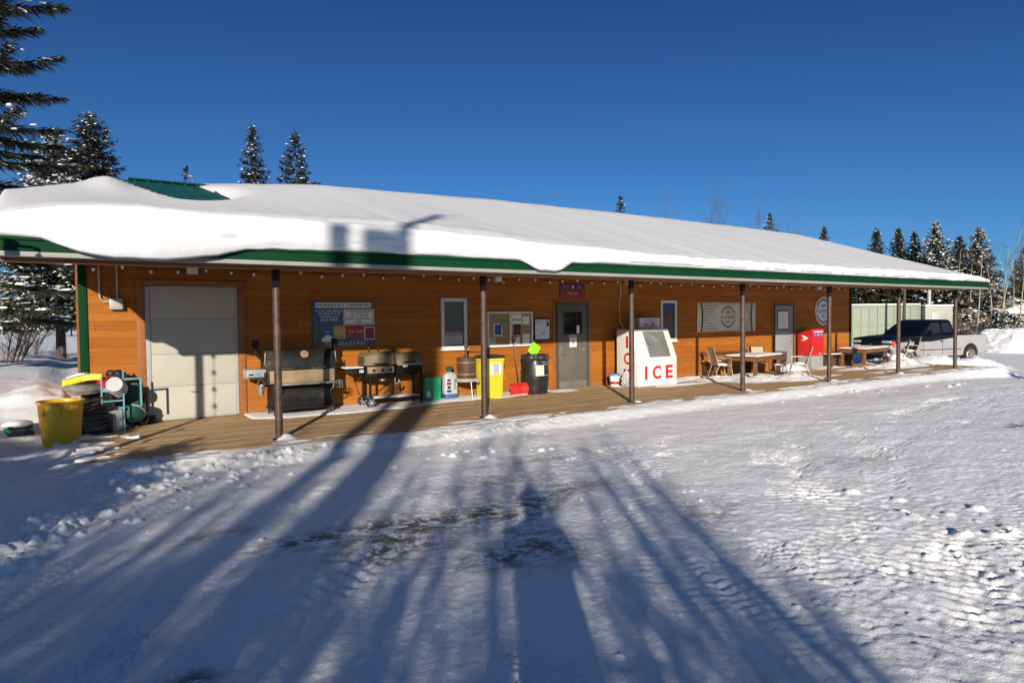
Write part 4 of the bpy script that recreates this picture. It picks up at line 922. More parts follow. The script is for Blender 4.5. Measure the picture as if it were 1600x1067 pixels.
o = MB().box((9.16, -.16, .99), (.26, .008, .30), .001, Matrix.Rotation(R(-12), 3, 'X') @ Matrix.Rotation(R(38), 3, 'Y')).build('lime_card', 'lime'); tag(o, 'fluorescent lime green card propped behind the black drum barrel', 'card')
# ------------------------------------------------------------------ ice merchandiser
t = thing('ice_merchandiser', 'white slant-front ice freezer lettered in red beside the grey door', 'freezer', (12.31, 0, 0))
H = .685
MB().prism([(-1.05, .01), (-1.05, .69), (-.76, 1.37), (-.74, 1.40), (-.30, 1.40), (-.30, .01)], f3, -H, H, .012).build('cabinet', 'icewhite', t)
sl = Vector((0, .29, .68)).normalized(); no = Vector((0, -.68, .29)).normalized(); org = Vector((0, -1.05, .69))
def onslant(x, s, d): return tuple(org+sl*s+no*d+Vector((x, 0, 0)))
rotS = Matrix((Vector((1, 0, 0)), -no, sl)).transposed()
dm = MB().box(onslant(.10, .375, .015), (.72, .03, .69), .008, rotS).build('door', 'icedoor', t)
MB().box(onslant(-.24, .29, .045), (.05, .05, .09), .008, rotS).box(onslant(-.22, .38, .05), (.09, .025, .025), .006, rotS).build('handle', 'steel', dm)
lettering(dm, 'Use', onslant(.02, .54, .0305), .05, 'greyprint', up=tuple(sl)); lettering(dm, 'tongs', onslant(.10, .46, .0305), .05, 'greyprint', up=tuple(sl))
MB().bx((-H, -.75, 1.402), (H, -.32, 1.425), .006).build('top_trim', 'grey', t)
for s, x, w in (('I', -.40, .085), ('C', -.03, .30), ('E', .41, .26)): lettering(t, s, (x, -1.0525, .34), .335, 'redpaint', w, bold=.03)
for s, z in (('I', 1.10), ('C', .69), ('E', .28)): lettering(t, s, (-H-.0025, -.68, z), .30, 'redpaint', .085 if s == 'I' else .24, right=(0, -1, 0), bold=.03)
s_ = MB().bx((-.05, -.45, 1.427), (.71, -.15, 1.70), .006).build('top_sign', 'grey', t)
MB().bx((-.03, -.4535, 1.445), (.69, -.4505, 1.685)).build('sign_face', 'signgrey', s_)
lettering(s_, 'Packaged', (.33, -.455, 1.63), .06, 'forest_blue', .46); lettering(s_, 'ICE', (.33, -.455, 1.53), .105, 'crimson', .40, bold=.03)
t = thing('plastic_pail', 'white plastic pail with a blue lid beside the ice freezer', 'pail', (11.44, -.42, 0))
MB().lathe([(.11, .005), (.13, .26), (.001, .26)], 24).build('body', 'paper', t); MB().lathe([(.14, .262), (.142, .30), (.12, .312), (.001, .305)], 24).build('lid', pmat('pail_blue', (.06, .25, .55), .4, var=.05), t); MB().lathe([(.114, .05), (.1175, .051), (.122, .12), (.119, .121)], 24).build('band', 'crimson', t)
t = thing('crumpled_bag', 'crumpled clear plastic bag slumped against the side of the ice freezer', 'bag', (11.43, -.86, 0))
V_ = MB(); bmesh.ops.create_icosphere(V_.bm, subdivisions=4, radius=1)
for v in V_.bm.verts:
    p = v.co; z = (p.z+1)/2; f_ = 1+.28*(math.sin(p.x*9+p.z*7)*math.cos(p.y*8-p.z*5)); v.co = Vector((p.x*.14*f_*(1.1-.6*z), p.y*.13*f_*(1.1-.6*z), .005+z*.42))
V_.build('sack', 'bagwhite', t, 20); MB().tube([(0, 0, .40), (.02, 0, .46), (.05, .01, .48)], .012, 6, .03).build('tie', 'greyprint', t)

# ------------------------------------------------------------------ mailbox
t = thing('street_mailbox', 'red street mailbox with a white arrow emblem on a ribbed grey base', 'mailbox', (19.90, -.36, 0))
MB().prism([(-.26, .44), (-.26, 1.28), (-.22, 1.29), (.26, 1.14), (.26, .44)], f3, -.32, .32, .012).build('body', 'redpaint', t)
b = MB().bx((-.305, -.245, .0), (.305, .25, .438), .008)
for k in range(9): b.bx((-.313, -.215+k*.052, .02), (-.3055, -.19+k*.052, .42), .002)
b.build('plinth', 'plinth', t)
MB().bx((-.24, -.268, 1.175), (.24, -.2605, 1.215), .002).build('slot', 'whiteflat', t); MB().bx((-.24, -.268, 1.045), (-.045, -.2605, 1.145), .002).bx((.045, -.268, 1.045), (.24, -.2605, 1.145), .002).build('blue_bar', 'blue', t)
lettering(t, 'POST', (-.14, -.2685, 1.095), .05, 'whiteflat', .16); lettering(t, 'POSTES', (.14, -.2685, 1.095), .05, 'whiteflat', .17)
em = [(-.13, .10), (0, .07), (.14, -.01), (0, -.08), (-.13, -.10), (.0, -.035), (-.12, -.035), (.02, .0), (-.04, .02)]
MB().prism([(u*.95, v*.95) for u, v in em], lambda u, v, w: (w, -u*1.0-.0, 1.0+v), -.3235, -.3205).build('emblem', 'whiteflat', t, 0)
MB().prism([(u*.24, v*.3) for u, v in em], lambda u, v, w: (u, w, 1.095+v), -.2655, -.2605).build('emblem', 'whiteflat', t, 0)
MB().bx((-.22, -.2655, .72), (.22, -.2605, .73)).bx((-.22, -.2655, .77), (.22, -.2605, .775)).build('door_line', 'darkred', t, 0); MB().bx((.03, -.2665, .49), (.15, -.2605, .515)).build('label_plate', 'whiteflat', t)

# ------------------------------------------------------------------ tables, benches, chairs
def table(loc, rz, L, Wd, Hh, label):
    t = thing('wooden_table', label, 'table', loc, rz, 'snow-covered tables on the porch')
    top = MB()
    for k in range(7): w = Wd/7; top.bx((-L/2, -Wd/2+k*w+.003, Hh-.04), (L/2, -Wd/2+(k+1)*w-.003, Hh), .004)
    top.build('tabletop', 'tablewood', t)
    MB().bx((-L/2+.06, -Wd/2+.05, Hh-.13), (L/2-.06, -Wd/2+.08, Hh-.041), .003).bx((-L/2+.06, Wd/2-.08, Hh-.13), (L/2-.06, Wd/2-.05, Hh-.041), .003).bx((-L/2+.05, -Wd/2+.081, Hh-.13), (-L/2+.08, Wd/2-.081, Hh-.041), .003).bx((L/2-.08, -Wd/2+.081, Hh-.13), (L/2-.05, Wd/2-.081, Hh-.041), .003).build('apron', 'tablewood', t)
    for sx_ in (-1, 1):
        for sy_ in (-1, 1): MB().bx((sx_*(L/2-.13)-.045, sy_*(Wd/2-.13)-.045, 0), (sx_*(L/2-.13)+.045, sy_*(Wd/2-.13)+.045, Hh-.041), .006).build('leg', 'tablewood', t)
    nx, ny = 40, 24; u = np.linspace(-1, 1, nx); v = np.linspace(-1, 1, ny); U, Vv = np.meshgrid(u, v)
    e = np.clip(1-np.maximum(np.abs(U)**8, np.abs(Vv)**8), 0, 1)
    Z = Hh-.008+.052*np.sqrt(e)*(1+.35*fbm(U*2.2+loc[0], Vv*2, 81, 4))
    vv = np.stack([U*(L/2-.01+.01*fbm(U*4, Vv*4, 5)), Vv*(Wd/2-.01+.012*fbm(U*5, Vv*4, 6)), Z], -1).reshape(-1, 3)
    ii = (np.arange(ny-1)[:, None]*nx+np.arange(nx-1)[None]).ravel(); np_mesh('snow_cover', vv, np.stack([ii, ii+1, ii+1+nx, ii+nx], 1), 'snow', t, 1)
    return t
table((16.22, -.98, 0), R(12), 1.75, 1.0, .62, 'snow-topped wooden table in front of the store banner')
table((22.25, -.80, 0), R(8), 2.0, .95, .62, 'snow-topped wooden table at the far porch end beside the pickup')
def bench(loc, rz, L, label, back=True):
    t = thing('wooden_bench', label, 'bench', loc, rz, 'benches against the porch wall')
    MB().bx((-L/2, -.18, .40), (L/2, -.005, .44), .004).bx((-L/2, .005, .40), (L/2, .18, .44), .004).build('seat', 'benchwood', t)
    for s in (-1, 1): MB().bx((s*(L/2-.10)-.03, -.17, 0), (s*(L/2-.10)+.03, .17, .399), .004).build('leg', 'benchwood', t)
    if back:
        MB().bx((-L/2, .19, .62), (L/2, .215, .69), .004).build('backrest', 'benchwood', t)
        for s in (-1, 1): MB().bx((s*(L/2-.10)-.025, .181, .30), (s*(L/2-.10)+.025, .189, .72), .002).build('back_post', 'benchwood', t)
    else: MB().bx((-L/2+.09, .10, .05), (L/2-.09, .13, .36), .003).build('side_panel', 'benchwood', t)
    MB().bx((-L/2+.02, -.17, .4415), (L/2-.05, .16, .462), .01).build('snow_cover', 'snow', t)
bench((16.1, -.25, 0), 0, 2.1, 'dark wooden bench against the wall behind the table by the banner')
bench((21.35, -.42, 0), R(3), 1.5, 'dark closed-sided bench between the mailbox and the far table', False)
def chair(loc, rz, label, seatm, framem, snow=True, sc=1.0):
    t = thing('patio_chair', label, 'chair', loc, rz, 'metal patio chairs around the tables'); t.scale = (sc,)*3
    # faces +x
    MB().prism([(-.22, .40), (.02, .375), (.22, .40), (.22, .415), (.02, .392), (-.22, .418)], lambda u, v, w: (u, w, v), -.215, .215).build('seat', seatm, t)
    MB().prism([(-.215, .43), (-.36, .90), (-.345, .905), (-.20, .435)], lambda u, v, w: (u, w, v), -.21, .21).build('backrest', seatm, t)
    for s in (-.225, .225):
        MB().tube([(-.37, s, .93), (-.30, s, .68), (-.22, s, .415), (.0, s, .38), (.23, s, .41)], .0125, 8).build('frame', framem, t)
        MB().tube([(.20, s, .40), (.245, s, .2), (.26, s, 0)], .0125, 8).build('leg', framem, t); MB().tube([(-.18, s, .41), (-.27, s, .2), (-.32, s, 0)], .0125, 8).build('leg', framem, t)
        MB().tube([(-.26, s, .60), (-.1, s, .635), (.20, s, .62), (.23, s, .42)], .011, 8).build('armrest', framem, t)
    MB().tube([(-.37, -.225, .93), (-.37, .225, .93)], .0125, 8).tube([(-.27, -.225, .2), (-.27, .225, .2)], .009, 8).build('crossbar', framem, t)
    if snow: MB().ball((-.01, 0, .415), (.20, .19, .045), 14).build('snow_cover', 'snow', t)
    return t
chair((15.02, -.80, .02), R(-22), 'pale metal chair with snow on its seat left of the first table', 'sling', 'framepale', True, .9)
chair((16.75, -2.02, .03), R(126), 'beige sling chair with its back to the yard right of the first table', 'sling', 'framepale', True, .9)
chair((16.95, -1.25, .02), R(200), 'dark stool-like chair with a thick snow pad tucked in beside the beige sling chair', 'benchwood', 'cord', True, .72)
chair((17.25, -.42, .02), R(235), 'chair with snow on its tan back between the first table and wall', 'sling', 'cord', True, .85)
chair((23.05, -1.52, .03), R(122), 'tan chair with a leaning back in front of the far table', 'sling', 'framepale', True, .9)
chair((24.15, -1.30, .10), R(135), 'dark red chair beside the last porch posts and the pickup', 'browncloth', 'framepale', True, .9)
o = MB().tube([(14.93, -.95, .80), (15.0, -.86, .84), (15.02, -.76, .80)], .012).build('spare_hook', 'cord'); bpy.data.objects.remove(o)

# ------------------------------------------------------------------ clutter left of the garage door
t = thing('yellow_tub', 'large round yellow plastic tub standing in snow at the left end of the boardwalk', 'tub', (-.10, -1.16, -.10))
MB().lathe([(.225, .0), (.235, .01), (.285, .62), (.285, .655), (.303, .66), (.303, .69), (.275, .69), (.268, .62), (.222, .03), (.001, .03)], 44).build('body', 'yellow', t)
for a in (218, 262, 306):
    an = R(a); MB().box((.285*math.cos(an), .285*math.sin(an), .565), (.045, .10, .15), .015, Matrix.Rotation(an, 3, 'Z')).build('grip_lug', 'yellow', t)
def clump(name, loc, r, mat, label, cat, seed=0, amp=.15):
    m_ = MB(); bmesh.ops.create_icosphere(m_.bm, subdivisions=4, radius=1)
    for v in m_.bm.verts:
        p = v.co.copy(); f_ = 1+amp*math.sin(p.x*4+seed)*math.cos(p.y*5-seed)*math.sin(p.z*4+1+seed); v.co = Vector((p.x*r[0]*f_, p.y*r[1]*f_, p.z*r[2]*f_))
    o = m_.build(name, mat); o.location = loc; return tag(o, label, cat)
def crate(loc, rz, d, label, mat='plastic_black'):
    t = thing('plastic_crate', label, 'crate', loc, rz, 'dark crates in the clutter by the garage')
    w, l, h = d; b = MB().bx((-w/2, -l/2, 0), (w/2, l/2, .03), .005)
    for s in (-1, 1):
        for k in range(4): z = .03+k*(h-.05)/4; b.bx((-w/2, s*l/2-.012, z+.01), (w/2, s*l/2+.012, z+(h-.05)/4*.7+.01), .003); b.bx((s*w/2-.012, -l/2+.013, z+.01), (s*w/2+.012, l/2-.013, z+(h-.05)/4*.7+.01), .003)
    b.build('slats', mat, t); c = MB()
    for sx_ in (-1, 1):
        for sy_ in (-1, 1): c.bx((sx_*w/2-.02, sy_*l/2-.02, .0), (sx_*w/2+.02, sy_*l/2+.02, h), .004)
    c.build('corner_post', mat, t); c = MB()
    for s in (-1, 1): c.bx((-w/2-.015, s*l/2-.015, h-.035), (w/2+.015, s*l/2+.015, h), .004); c.bx((s*w/2-.015, -l/2, h-.0345), (s*w/2+.015, l/2, h-.0005), .004)
    c.build('rim', mat, t); return t
clump('snow_mound', (.0, -.35, .0), (.62, .5, .30), 'snow', 'rounded heap of snow under the clutter behind the yellow tub', 'snow', 2, .2)
clump('snow_lump', (-1.05, -1.25, .05), (.28, .24, .24), 'snow', 'round snow-capped stump at the far left edge of the yard', 'snow', 4, .1)
crate((.30, -.70, .0), R(22), (.40, .34, .30), 'black slatted crate lowest behind the yellow tub')
crate((.36, -.62, .31), R(8), (.44, .36, .26), 'black slatted crate tilted on top of another crate').rotation_euler = (R(6), R(-18), R(10))
t = thing('grey_cooler', 'small grey upright box with a teal lid among the dark clutter', 'box', (.60, -.62, 0), R(8))
MB().bx((-.10, -.10, 0), (.10, .10, .34), .012).build('body', 'grey', t); MB().bx((-.115, -.115, .341), (.115, .115, .385), .01).build('lid', 'teal', t)
t = thing('metal_tub', 'round galvanised metal tub with a double rim under the yellow vinyl', 'tub', (.22, -.45, .60))
MB().lathe([(.22, 0), (.235, .01), (.25, .06), (.265, .065), (.25, .075), (.262, .14), (.28, .15), (.27, .165), (.24, .15), (.23, .02), (.001, .02)], 36).build('body', 'steel', t); MB().tube([(-.262, -.03, .12), (-.30, 0, .09), (-.262, .03, .12)], .008).build('handle', 'steel', t)
t = thing('yellow_sled', 'snow-dusted yellow vinyl pad lying across the top of the clutter', 'pad', (.20, -.40, .775), R(-4))
pr = [(x, .035*math.sin(x*7+.6)+.03*x) for x in np.linspace(-.27, .27, 14)]
MB().prism(pr+[(x, z+.105) for x, z in pr[::-1]], lambda u, v, w: (u, w, v), -.15, .15, .03, 3).build('pad', 'yellow3', t); MB().prism([(x, z+.108) for x, z in pr[:9]]+[(x, z+.108+.04*math.sin((x+.27)/.35*math.pi)) for x, z in pr[:9][::-1]], lambda u, v, w: (u, w, v), -.12, .13, .01).build('snow_cover', 'snow', t)
t = thing('red_fuel_can', 'red plastic fuel can wedged beside the metal tub', 'fuel can', (.52, -.50, .62), R(20))
MB().bx((-.13, -.08, 0), (.13, .08, .19), .035).build('body', 'red', t); MB().cyl((-.07, 0, .185), (-.07, 0, .225), .028).build('cap', 'black', t); MB().tube([(-.02, 0, .185), (0, 0, .235), (.08, 0, .235), (.10, 0, .185)], .014).build('handle', 'red', t)
clump('black_bag', (.66, -.33, .78), (.16, .13, .17), 'plastic_black', 'dark plastic bag piled against the sunlit siding above the clutter', 'bag', 7, .25)
t = thing('white_bucket', 'white bucket tipped on its side showing a pale round base', 'bucket', (.66, -.62, .66), R(-15)); t.rotation_euler = (R(70), 0, R(-12))
MB().lathe([(.001, .30), (.115, .30), (.12, .29), (.135, .02), (.145, .0), (.13, .0), (.11, .28), (.001, .28)], 28).build('body', 'bagwhite', t)
t = thing('teal_cart', 'worn pale teal tubular cart frame with a crossbar standing in the clutter', 'cart', (.57, -.80, -.02), R(6))
for x, h in ((-.14, .90), (.16, .98)): MB().bx((x-.011, -.011, 0 if x > 0 else .45), (x+.011, .011, h), .003).build('upright', 'teal', t)
MB().bx((-.125, -.012, .66), (.145, .012, .72), .003).bx((-.125, -.010, .50), (.145, .010, .525), .003).build('crossbar', 'teal', t); MB().bx((.176, -.01, .83), (.42, .01, .86), .003).bx((.39, -.012, .40), (.42, .012, .829), .003).build('side_frame', 'teal', t)
t = thing('plastic_stool', 'dark teal moulded plastic stool turned sideways against the casing', 'seat', (.86, -.42, 0), R(-10))
MB().lathe([(.001, .12), (.14, .10), (.2, .18), (.205, .36), (.19, .38), (.185, .2), (.001, .16)], 28).build('shell', 'darkteal', t); MB().tube([(.0, -.20, .40), (.12, -.17, .37), (.19, -.08, .28), (.19, .03, .2)], .016).build('rim_pipe', 'cream', t)
for a in (40, 160, 280): MB().tube([(.12*math.cos(R(a)), .12*math.sin(R(a)), .12), (.15*math.cos(R(a)), .15*math.sin(R(a)), 0)], .014).build('leg', 'black', t)
MB().bx((-.16, .10, .35), (.10, .13, .72), .02).build('back_panel', 'darkteal', t)
t = thing('red_broom', 'dark red broom standing upright against the wall beside the garage casing', 'broom', (.93, -.10, 0)); MB().tube([(0, 0, .2), (-.01, .06, .86)], .014).build('handle', 'darkred', t); MB().bx((-.11, -.035, 0), (.11, .03, .17), .01).bx((-.09, -.03, .171), (.09, .02, .215), .008).build('head', 'black', t)
t = thing('garden_tap', 'small black hose tap sticking out of the casing left of the garage door', 'tap', (1.06, -.03, .42)); MB().cyl((0, 0, 0), (0, -.12, 0), .016).cyl((0, -.09, 0), (0, -.09, .06), .012).build('body', 'black', t); MB().cyl((-.035, -.09, .062), (.035, -.09, .062), .014).cyl((0, -.115, -.06), (0, -.115, .0), .014).build('wheel_handle', 'black', t)
t = thing('coiled_hose', 'short tan hose loop and black pot at the foot of the garage casing', 'hose', (1.06, -.12, 0)); MB().tube([(.08*math.cos(a)-.02, -.03-.01*a, .12+.10*math.sin(a)) for a in np.linspace(0, 6.3, 18)], .016).build('loop', 'cream', t); MB().lathe([(.06, 0), (.075, .13), (.06, .13), (.001, .1)], 18, (.10, -.05, 0)).build('pot', 'black', t)
t = thing('buried_toolbox', 'black box half buried in the snow bank left of the yellow tub', 'box', (-.62, -.95, .10), R(20)); MB().bx((-.16, -.12, 0), (.16, .12, .06), .008).bx((-.15, -.11, .10), (.15, .11, .15), .008).build('trays', 'plastic_black', t); MB().bx((-.15, -.10, .061), (-.12, .1, .099)).bx((.12, -.1, .061), (.15, .1, .099)).build('spacer', 'greenbag', t); MB().ball((0, .02, .16), (.2, .16, .06)).build('snow_cover', 'snow', t)

# ------------------------------------------------------------------ pickup
t = thing('pickup_truck', 'two-tone navy over dusty silver extended-cab pickup parked past the porch end', 'pickup', (30.75, 1.42, -.44), R(166.9))
fy = lambda u, v, w: (u, w, v)
def arc(cx, cz, r, a0, a1, n=12): return [(cx+r*math.cos(R(a0+(a1-a0)*k/n)), cz+r*math.sin(R(a0+(a1-a0)*k/n))) for k in range(n+1)]
RA, FA = -1.825, 1.825
low = [(-2.80, .52), (-2.80, 1.22), (-2.74, 1.26), (-.92, 1.25), (-.92, 1.17), (-.2, 1.09), (.5, 1.02), (1.25, 1.02), (1.9, 1.03), (2.45, .99), (2.74, .93), (2.82, .80), (2.82, .55), (2.62, .50)]+arc(FA, .42, .47, 10, 170)[0:]+[(1.1, .38), (-1.2, .38)]+arc(RA, .42, .47, 0, 180)[0:]+[(-2.6, .50)]
b = MB(); b.prism(low, fy, -.96, .96, .05, 3); body = b.build('body', 'silver', t, 50)
for cx in (FA, RA): MB().prism(arc(cx, .42, .455, 0, 180, 16)+[(cx-.455, .30), (cx+.455, .30)], fy, -.90, .90).build('wheel_well', 'black', t, 0)
up = [(-.91, 1.175), (-.2, 1.095), (.5, 1.025), (1.25, 1.025), (1.9, 1.035), (2.45, .995), (2.76, .935), (2.82, 1.10), (2.72, 1.185), (1.9, 1.255), (1.08, 1.295), (.9, 1.31), (-.91, 1.31)]
MB().prism(up, fy, -.955, .955, .05, 3).build('hood', 'navy', t, 50)
# greenhouse
cabs = [(rrect(2.02, 1.86, .12), 1.215), (rrect(1.92, 1.78, .14), 1.35)]
gh = MB()
def sec(x0, x1, hw, z, r=.10): return ([(x+(x0+x1)/2, y) for x, y in rrect(x1-x0, 2*hw, r)], z)
loft(gh, [sec(-.93, 1.16, .92, 1.30), sec(-.90, 1.02, .89, 1.42), sec(-.84, .40, .77, 1.84), sec(-.78, .25, .72, 1.905), sec(-.6, .08, .6, 1.925)]).build('cab', 'navy', t, 40)
def lerp3(a, b, f): return tuple(a[i]+(b[i]-a[i])*f for i in range(3))
for s in (-1, 1):
    def P(x, z, o=.012): 
        hw = np.interp(z, [1.30, 1.42, 1.84, 1.905], [.92, .89, .77, .72]); return (x, s*(hw+o), z)
    MB().quad(P(-.72, 1.38), P(-.18, 1.38), P(-.18, 1.79), P(-.66, 1.79)).build('side_window', 'autoglass', t, 0)
    MB().quad(P(-.06, 1.38), P(.90, 1.36), P(.40, 1.79), P(-.06, 1.80)).build('side_window', 'autoglass', t, 0)
    MB().bx((.60, s*.93-.02, 1.31), (.76, s*1.13, 1.49), .03).build('mirror', 'black', t)
    h = MB().bx((-.12, s*.965-.008, 1.00), (.06, s*.965+.012, 1.045), .006).build('door_handle', 'black', t)
    MB().bx((-.10, s*.963-.004, .42), (-.088, s*.963+.004, 1.06), .001).bx((1.0, s*.963-.004, .45), (1.012, s*.963+.004, 1.0), .001).bx((-.90, s*.963-.004, .42), (-.885, s*.963+.004, 1.15), .001).bx((-1.2, s*.963-.006, .66), (1.2, s*.963+.010, .69), .003).build('door_seam', 'black', t)
    hl = MB().bx((2.62, s*.72-.20, .99), (2.835, s*.72+.225, 1.09), .02).build('headlight', 'lamp', t); MB().bx((2.60, s*.72-.20, .82), (2.835, s*.72+.225, .90), .02).build('signal_lamp', 'lamp', hl); MB().bx((2.60, s*.945-.02, .83), (2.76, s*.945+.018, 1.08), .01).build('side_marker', 'amberlamp', hl)
    MB().bx((-2.83, s*.87-.08, .82), (-2.76, s*.87+.08, 1.15), .02).build('tail_light', 'amberlamp', t)
    for cx in (FA, RA):
        y0, y1 = s*.72, s*.945
        w = MB().cyl((cx, min(y0, y1), .385), (cx, max(y0, y1), .385), .385, n=36, bev=.03).build('wheel', 'rubber', t, 40)
        yo = s*.947
        rm = MB().lathe([(.005, 0), (.06, .012), (.20, .0), (.235, .012), (.25, .0), (.25, -.02)], 30)
        for v in rm.bm.verts: v.co = Vector((cx+v.co.x, yo+s*v.co.z, .385+v.co.y))
        rm.build('rim', 'steel', w); hb = MB()
        for k in range(5): a = k*1.2566+.3; hb.cyl((cx+.14*math.cos(a), yo+s*.004, .385+.14*math.sin(a)), (cx+.14*math.cos(a), yo+s*.012, .385+.14*math.sin(a)), .034, n=12)
        hb.build('rim_opening', 'black', w)
MB().quad((1.11, -.78, 1.335), (1.11, .78, 1.335), (.46, .68, 1.80), (.46, -.68, 1.80)).build('windshield', 'autoglass', t, 0)
ws = t.children[-1]
MB().bx((2.74, -.50, .80), (2.84, .50, 1.08), .02).build('grille', 'black', t); MB().bx((2.80, -.50, .895), (2.835, .50, .92), .006).cyl((2.83, 0, .908), (2.842, 0, .908), .06, n=16).build('grille_bar', 'chrome', t)
MB().bx((2.70, -.97, .50), (2.90, .97, .74), .05).build('front_bumper', 'plastic_black', t); MB().bx((-2.95, -.93, .50), (-2.78, .93, .70), .04).build('rear_bumper', 'silver', t)
MB().bx((-2.72, -.86, 1.24), (-.95, .86, 1.263), .005).build('bed', 'black', t)
MB().ball((.40, .83, 1.52), (.03, .02, .06)).build('window_sticker', 'paper', t); MB().bx((1.0, -.6, 1.345), (1.07, .6, 1.352)).build('wiper', 'black', t)
for cy in (-.80,): MB().bx((-2.3, cy-.1, .2), (-2.27, cy+.1, .44), .004).build('mud_flap', 'black', t)

# ------------------------------------------------------------------ trees
def quads_from(P, D, Wv, L, w):
    a = P; b = P+D*(.45*L)[:, None]+Wv*w[:, None]; c = P+D*L[:, None]; d = P+D*(.45*L)[:, None]-Wv*w[:, None]
    V = np.stack([a, b, c, d], 1).reshape(-1, 3); return V, np.arange(len(V)).reshape(-1, 4)
OCT = np.array([(1, 0, 0), (0, 1, 0), (-1, 0, 0), (0, -1, 0), (.55, .5, .8), (-.5, .55, .85), (-.55, -.5, .8), (.5, -.55, .85), (0, 0, -.25)], float)
OCTF = np.array([(0, 1, 4), (1, 5, 4), (1, 2, 5), (2, 6, 5), (2, 3, 6), (3, 7, 6), (3, 0, 7), (0, 4, 7), (4, 5, 6), (4, 6, 7), (1, 0, 8), (2, 1, 8), (3, 2, 8), (0, 3, 8)])
def spruce(loc, H, Rr, label, seed=0, z0=.6, nbr=150, step=.16, spl=.34, spw=.05, snow=.25, group=None, mat='needles', lean=0., tr=None, shape=.9, sparse=0, kper=4, tips=None):
    rg = np.random.RandomState(seed); t = thing('spruce_tree', label, 'tree', loc, 0, group)
    tr = tr or H*.017; b = MB(); zs_ = np.linspace(-.6, H, 9)
    b.tube([(lean*z/H, 0, z) for z in zs_], tr, 8, .012); b.build('trunk', 'bark', t)
    Ps, Ds, Ws, Ls, ws = [], [], [], [], []; SP = []; seg = []; Bn = []
    for i in range(nbr):
        tt = ((i+rg.rand())/nbr)**.92; z = z0+(H-z0)*tt
        if sparse and rg.rand() < sparse*(1-tt): continue
        L = Rr*(1-tt)**shape*(.68+.5*rg.rand())+.10; az = i*2.39996+rg.randn()*.35
        rad = np.array([math.cos(az), math.sin(az), 0]); tan = np.array([-math.sin(az), math.cos(az), 0])
        m = max(3, int(L/step)); f = np.linspace(.10 if not sparse else .22, 1, m)+rg.randn(m)*.02
        dz = L*((-.10-.30*(1-tt))*f+(.12+.10*(1-tt))*f*f+tt*.35*f)
        bend = .08*L*rg.randn()*f*f
        base = np.stack([lean*z/H+rad[0]*f*L+tan[0]*bend, rad[1]*f*L+tan[1]*bend, z+dz], 1)
        seg += [(base[k], base[k+1], .012+.010*L*(1-f[k]), .012+.010*L*(1-f[k+1])) for k in range(0, m-1)]
        for k in range(m):
            side = (.30+.75*math.sin(min(1, (1-f[k])*1.6+.12)*1.5))*spl*(.8+.35*min(L, 2.2))*min(1, .30+.70*L/(Rr*.55))
            for j in range(kper):
                s = 1 if j % 2 else -1; q = rg.rand()
                d = rad*(.55+.5*q)+tan*s*(1.0-.5*q)*(1 if j < kper-1 else .2)+np.array([0, 0, -.28+.5*rg.randn()*.5]); d /= np.linalg.norm(d)
                up = np.array([.3*rg.randn(), .3*rg.randn(), 1.]); wv = np.cross(d, up); wv /= np.linalg.norm(wv)+1e-9
                p = base[k]+rg.randn(3)*.035; l = side*(.6+.7*rg.rand())
                Ps.append(p); Ds.append(d); Ws.append(wv); Ls.append(l); ws.append(spw*(.7+.7*rg.rand())); Bn.append(i)
            if rg.rand() < snow*(.4+.8*f[k]):
                SP.append((base[k]+np.array([0, 0, .035])+rad*.06+tan*rg.randn()*side*.45, (.04+.085*rg.rand()**1.5)*(.75+.25*min(L, 2)), az+rg.randn()*.5))
    # leader
    for k in range(14):
        z = H-.9*rg.rand(); a = rg.rand()*6.28; d = np.array([math.cos(a)*.6, math.sin(a)*.6, .7]); wv = np.array([-math.sin(a), math.cos(a), 0])
        Ps.append(np.array([lean*z/H, 0, z])); Ds.append(d/np.linalg.norm(d)); Ws.append(wv); Ls.append(.25+.15*rg.rand()); ws.append(spw); Bn.append(nbr)
    Pa, Da, Wa, La, wa = (np.array(q_) for q_ in (Ps, Ds, Ws, Ls, ws))
    V, Fq = quads_from(Pa, Da, Wa, La, wa)
    cr = np_mesh('crown', V, Fq, mat, t)
    sv, sf = prisms(seg, 3); np_mesh('branches', sv, sf, 'bark', cr)
    if SP:
        bn = np.array(Bn); pick = rg.rand(len(Pa)) < snow*.75*np.clip(.2+1.5*rg.rand(nbr+1)[bn]**1.5, 0, 1.3)
        sv, sf = quads_from((Pa+np.array([0, 0, .022])+Da*(.18*La)[:, None])[pick], Da[pick], Wa[pick], La[pick]*.72, wa[pick]*1.35)
        VV, FF = [sv], [np.concatenate([sf[:, [0, 1, 2]], sf[:, [0, 2, 3]]])]; nq = len(sv)
        for p, r, a in SP:
            ca, sa = math.cos(a), math.sin(a); o = OCT*np.array([r*1.35, r*.75, r*.42])*(1+.25*rg.randn(9, 1)); o = np.stack([o[:, 0]*ca-o[:, 1]*sa, o[:, 0]*sa+o[:, 1]*ca, o[:, 2]], 1)
            FF.append(OCTF+nq); VV.append(o+p); nq += 9
        np_mesh('snow_cover', np.concatenate(VV), np.concatenate(FF), 'snow', t, 1)
    return t
